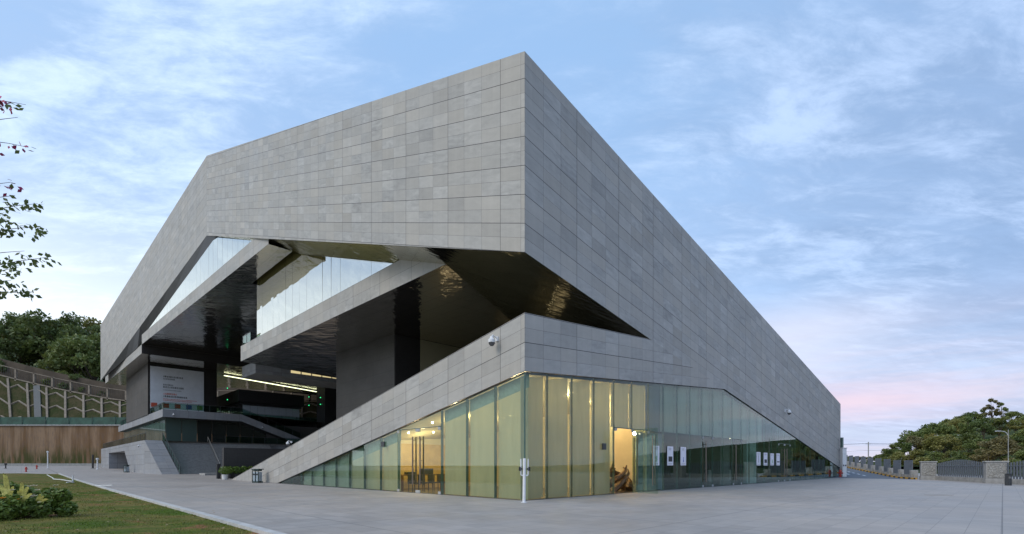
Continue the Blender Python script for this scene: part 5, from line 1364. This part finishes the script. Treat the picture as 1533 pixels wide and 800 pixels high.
for i in range(13):
    px = [-34, -18, -4, 4, 96, 108, 120, 132, 146, 158, 172, 186, 200][i]; Y = 139 + (i % 3); x = at(px, Y); z = hl(x, Y)
    tree('bush', x, Y, z - 0.3, random.uniform(3.0, 5.5), [LEAF_D, LEAF, LEAF_D][i % 3], 'low %s shrub behind the walkway railing, %s from the left' % (FN[[LEAF_D, LEAF, LEAF_D][i % 3].name], ORD[i]), 'shrubs behind the walkway railing', 1.2)

# ------------------------------------------------------------------ plants near the camera
def leaf_cloud(mb_v, mb_f, c, rad, n, size, rng, flat=0.8):
    for i in range(n):
        d_ = rng.normal(size=3); d_ /= np.linalg.norm(d_); r = rng.uniform(0.3, 1) ** 0.4
        p = np.array(c) + d_ * r * np.array(rad)
        if p[2] < 0.02: continue
        a = rng.normal(size=3); a[2] *= 0.5; a /= np.linalg.norm(a); nn = d_ + rng.normal(size=3) * 0.6 + np.array([0, 0, 0.5]); cc_ = np.cross(a, nn); cc_ /= np.linalg.norm(cc_)
        s = size * rng.uniform(0.6, 1.2); k0 = len(mb_v)
        mb_v += [tuple(p - a * s), tuple(p + cc_ * s * 0.5 - a * s * 0.1), tuple(p + a * s), tuple(p - cc_ * s * 0.5 - a * s * 0.1)]; mb_f.append((k0, k0 + 1, k0 + 2, k0 + 3))
def shrub(name, x, y, blobs, size, mat, label, group=None, cat='shrub', seed=1, n=900):
    z = gz(x, y) + (lawn_dz(x, y) if UV(x, y)[0] < KU else 0); o = empty(name, (x, y, z), label, cat, group)
    rng = np.random.default_rng(seed); vs = []; fs = []
    for b in blobs: leaf_cloud(vs, fs, b[:3], (b[3], b[3], b[4]), int(n * b[3] ** 1.6 / 0.3), size, rng)
    c = bpy.data.objects.new('foliage', raw_mesh('foliage', vs, fs, mat)); col.objects.link(c); c.parent = o
    m = MB()
    for b in blobs: m.tube([(x + b[0] * 0.3, y + b[1] * 0.3, z), (x + b[0], y + b[1], z + b[2])], [0.02, 0.008], 5)
    m.build('stem', BARK, o)
    return o
sx_, sy_ = at(8, 13.0), 13.0
sb = shrub('flowering_shrub', sx_, sy_, [(0.15, 0, 0.34, 0.5, 0.34), (-0.7, -0.2, 0.45, 0.75, 0.5), (0.55, 0.4, 0.3, 0.32, 0.3), (-0.1, -0.7, 0.22, 0.5, 0.26), (0.2, -0.35, 0.2, 0.35, 0.24), (0.9, 0.75, 0.2, 0.26, 0.22), (-0.3, 0.6, 0.5, 0.5, 0.4), (0.35, 0.9, 0.5, 0.3, 0.3), (-0.05, 0.2, 0.75, 0.22, 0.2), (0.7, 0.9, 0.55, 0.2, 0.2)], 0.065, LEAF_S, 'large leafy shrub with white and orange blooms at the near lawn edge', seed=4, n=1500)
def flower(px, py, Y, mat, r):
    x = at(px, Y); z = zat(py, Y); m = MB()
    for q in range(6):
        a = q * 1.047; d1 = Vector((math.cos(a), math.sin(a) * 0.6, 0.5)).normalized(); s2 = Vector((-math.sin(a), math.cos(a), 0)) * r * 0.5; c0 = Vector((x, Y, z))
        m.face([c0, c0 + d1 * r * 0.6 - s2, c0 + d1 * r, c0 + d1 * r * 0.6 + s2])
    return m.build('flower', mat, sb)
for q in ((3, 747, 12.3, PETAL_O, 0.085), (50, 744, 12.9, PETAL, 0.09), (55, 735, 13.0, PETAL, 0.07), (50, 729, 13.2, PETAL, 0.09), (43, 729, 13.2, PETAL, 0.06), (82, 728, 13.9, PETAL, 0.08), (32, 745, 12.7, PETAL, 0.04), (58, 753, 12.6, PETAL, 0.05), (18, 735, 12.6, PETAL, 0.07), (27, 748, 12.4, PETAL_O, 0.04)): flower(*q)
# variegated strap-leaved plants growing through it
def strap_plant(px, Y, z0, leaves, label):
    x = at(px, Y); o = empty('strap_leaf_plant', (x, Y, z0), label, 'plant', 'variegated plants in the shrub'); m = MB()
    for (dx, dz, wd) in leaves:
        pts = [Vector((x, Y, z0)), Vector((x + dx * 0.35, Y, z0 + dz * 0.6)), Vector((x + dx * 0.75, Y - 0.05, z0 + dz * 0.95)), Vector((x + dx, Y - 0.1, z0 + dz))]
        wd *= 1.25; ws = [wd * 0.5, wd, wd * 0.7, 0.004]
        for a in range(3):
            dd = (pts[a + 1] - pts[a]).normalized(); s1 = Vector((dd.z, 0.25, -dd.x)).normalized()
            m.face([pts[a] - s1 * ws[a], pts[a] + s1 * ws[a], pts[a + 1] + s1 * ws[a + 1], pts[a + 1] - s1 * ws[a + 1]])
    m.build('leaves', LEAF_V, o)
zz0 = gz(at(8, 13), 13) + 0.45
strap_plant(9, 12.9, zz0, [(0.02, 0.85, 0.05), (0.08, 0.72, 0.05), (-0.14, 0.55, 0.05), (0.24, 0.36, 0.045), (0.30, 0.5, 0.04), (-0.3, 0.35, 0.04)], 'tall upright yellow striped strap leaf plant at the left frame edge')
strap_plant(28, 13.0, zz0, [(0.18, 0.6, 0.045), (0.36, 0.48, 0.045), (0.05, 0.4, 0.04), (-0.2, 0.28, 0.04), (0.45, 0.3, 0.04)], 'yellow and green strap leaf plant leaning right behind the white blooms')
strap_plant(52, 13.2, zz0, [(0.34, 0.22, 0.035), (0.45, 0.15, 0.03), (0.25, 0.28, 0.03)], 'low arching pale strap leaf plant at the right of the shrub')
shrub('shrub', at(3, 22), 22, [(0, 0, 0.3, 0.5, 0.3)], 0.06, LEAF_D, 'small dark shrub further back on the lawn at the left frame edge', seed=9, n=900)
# planter with pot behind the ramp tip
for i, q in enumerate(lin(0.9, 4.4, 5)):
    x, y, _ = W(q, 45.0, 0); z = gz(x, y); o = empty('potted_plant', (x, y, z), 'bushy bright green plant before the dark screen wall, %s from the left' % ORD[i], 'potted plant', 'green plants before the dark screen wall')
    m = MB(); m.lathe((x, y, z), [(0.0, 0.01), (0.22, 0.01), (0.27, 0.5), (0.24, 0.5), (0.22, 0.44), (0.0, 0.44)], 16); m.build('pot', BLACK, o, smooth=True)
    rng = np.random.default_rng(50 + i); vs = []; fs = []
    leaf_cloud(vs, fs, (0, 0, 0.95), (0.5, 0.5, 0.42), 420, 0.09, rng)
    c = bpy.data.objects.new('foliage', raw_mesh('foliage', vs, fs, LEAF_P)); col.objects.link(c); c.parent = o
x, y, _ = W(-0.35, 41.9, 0); z = gz(x, y); o = empty('white_pot', (x, y, z), 'white round pot with bright green plant at the tip of the ramp wall', 'potted plant')
m = MB(); m.lathe((x, y, z), [(0.0, 0.01), (0.24, 0.01), (0.3, 0.52), (0.26, 0.52), (0.24, 0.44), (0.0, 0.44)], 18); m.build('pot', POT, o, smooth=True)
rng = np.random.default_rng(77); vs = []; fs = []; leaf_cloud(vs, fs, (0, 0, 0.95), (0.62, 0.6, 0.42), 520, 0.09, rng)
c = bpy.data.objects.new('foliage', raw_mesh('foliage', vs, fs, LEAF_P)); col.objects.link(c); c.parent = o
m = MB(); x, y, _ = W(0.0, 45.6, 0); z = gz(x, y); m.box((x, y, z + 0.8), (0.35, 0.35, 1.6), R(45)); tag(m.build('dark_post', BLACK), 'short black post at the left end of the dark screen wall', 'post')

# bougainvillea reaching in from the left edge
bx, by = -13.6, 10.6
o = empty('bougainvillea', (bx, by, gz(bx, by)), 'bougainvillea with magenta bracts, thin branches reaching in at the left frame edge', 'climbing shrub')
m = MB(); z0 = gz(bx, by)
m.tube([(bx, by, z0), (bx + 0.1, by, 2.2), (bx + 0.35, by, 4.5), (bx + 0.6, by, 7.5), (bx + 1.0, by, 10.5)], [0.12, 0.1, 0.08, 0.05, 0.02], 8); m.build('trunk', BARK, o, smooth=True)
rng = random.Random(5); mbr = MB(); lv = []; lf = []; fv = []; ff = []
def twig_leaf(p, dirv, s, V_, F_):
    a = Vector((rng.gauss(0, 1) + dirv.x, rng.gauss(0, 0.6), rng.gauss(-0.6, 0.7))).normalized(); c_ = a.cross(Vector((rng.gauss(0, 1), rng.gauss(0, 1), rng.gauss(0, 1)))).normalized()
    k0 = len(V_); V_ += [tuple(p), tuple(p + a * s * 0.5 + c_ * s * 0.3), tuple(p + a * s), tuple(p + a * s * 0.5 - c_ * s * 0.3)]; F_.append((k0, k0 + 1, k0 + 2, k0 + 3))
BR = [(38, 157, 150, 'thin', 0.2), (26, 176, 188, 'thin', 0), (42, 221, 210, 'fl', 0.4), (16, 273, 285, 'fl', 0.7), (22, 293, 300, 'thin', 0.1), (56, 305, 325, 'lf', 1), (60, 340, 352, 'lf', 1), (36, 376, 382, 'thin', 0.15), (72, 385, 402, 'lf', 1), (28, 400, 412, 'lf', 0.7), (50, 437, 440, 'lf', 1), (14, 330, 340, 'lf', 0.7), (16, 420, 425, 'lf', 0.9), (8, 152, 165, 'fl', 1)]
for (px, ty, sy, kd, dens_) in BR:
    Y = by - 0.3 + rng.uniform(-0.3, 0.5)
    tip = Vector((at(px, Y), Y, zat(ty, Y))); st = Vector((at(-70, Y), Y, zat(sy + 12, Y)))
    base = Vector((bx + 0.5, by, min(10, st.z - 0.3)))
    path = smoothpath([base, st, st.lerp(tip, 0.55) + Vector((0, 0, rng.uniform(0.0, 0.16))), tip], 6)
    mbr.tube(path, [0.016 - 0.013 * i / len(path) for i in range(len(path))], 5)
    for i, p in enumerate(path[6:]):
        t = i / (len(path) - 6)
        nl = int((6.5 if kd == 'lf' else 5) * dens_ + rng.random())
        for q in range(nl):
            pp = p + Vector((rng.gauss(0, 0.05), rng.gauss(0, 0.1), rng.gauss(-0.03, 0.05)))
            if kd == 'fl' and rng.random() < 0.8: twig_leaf(pp, Vector((0.3, 0, 0)), 0.11, fv, ff)
            else: twig_leaf(pp, Vector((0.3, 0, 0)), 0.125, lv, lf)
mbr.build('branches', BARK, o, smooth=True)
for nm, V_, F_, mt in (('leaves', lv, lf, LEAF_D), ('bracts', fv, ff, BRACT)):
    c = bpy.data.objects.new(nm, raw_mesh(nm, [(p[0] - bx, p[1] - by, p[2] - z0) for p in V_], F_, mt)); col.objects.link(c); c.parent = o
    c['kind'] = 'stuff'
bpy.context.view_layer.update()
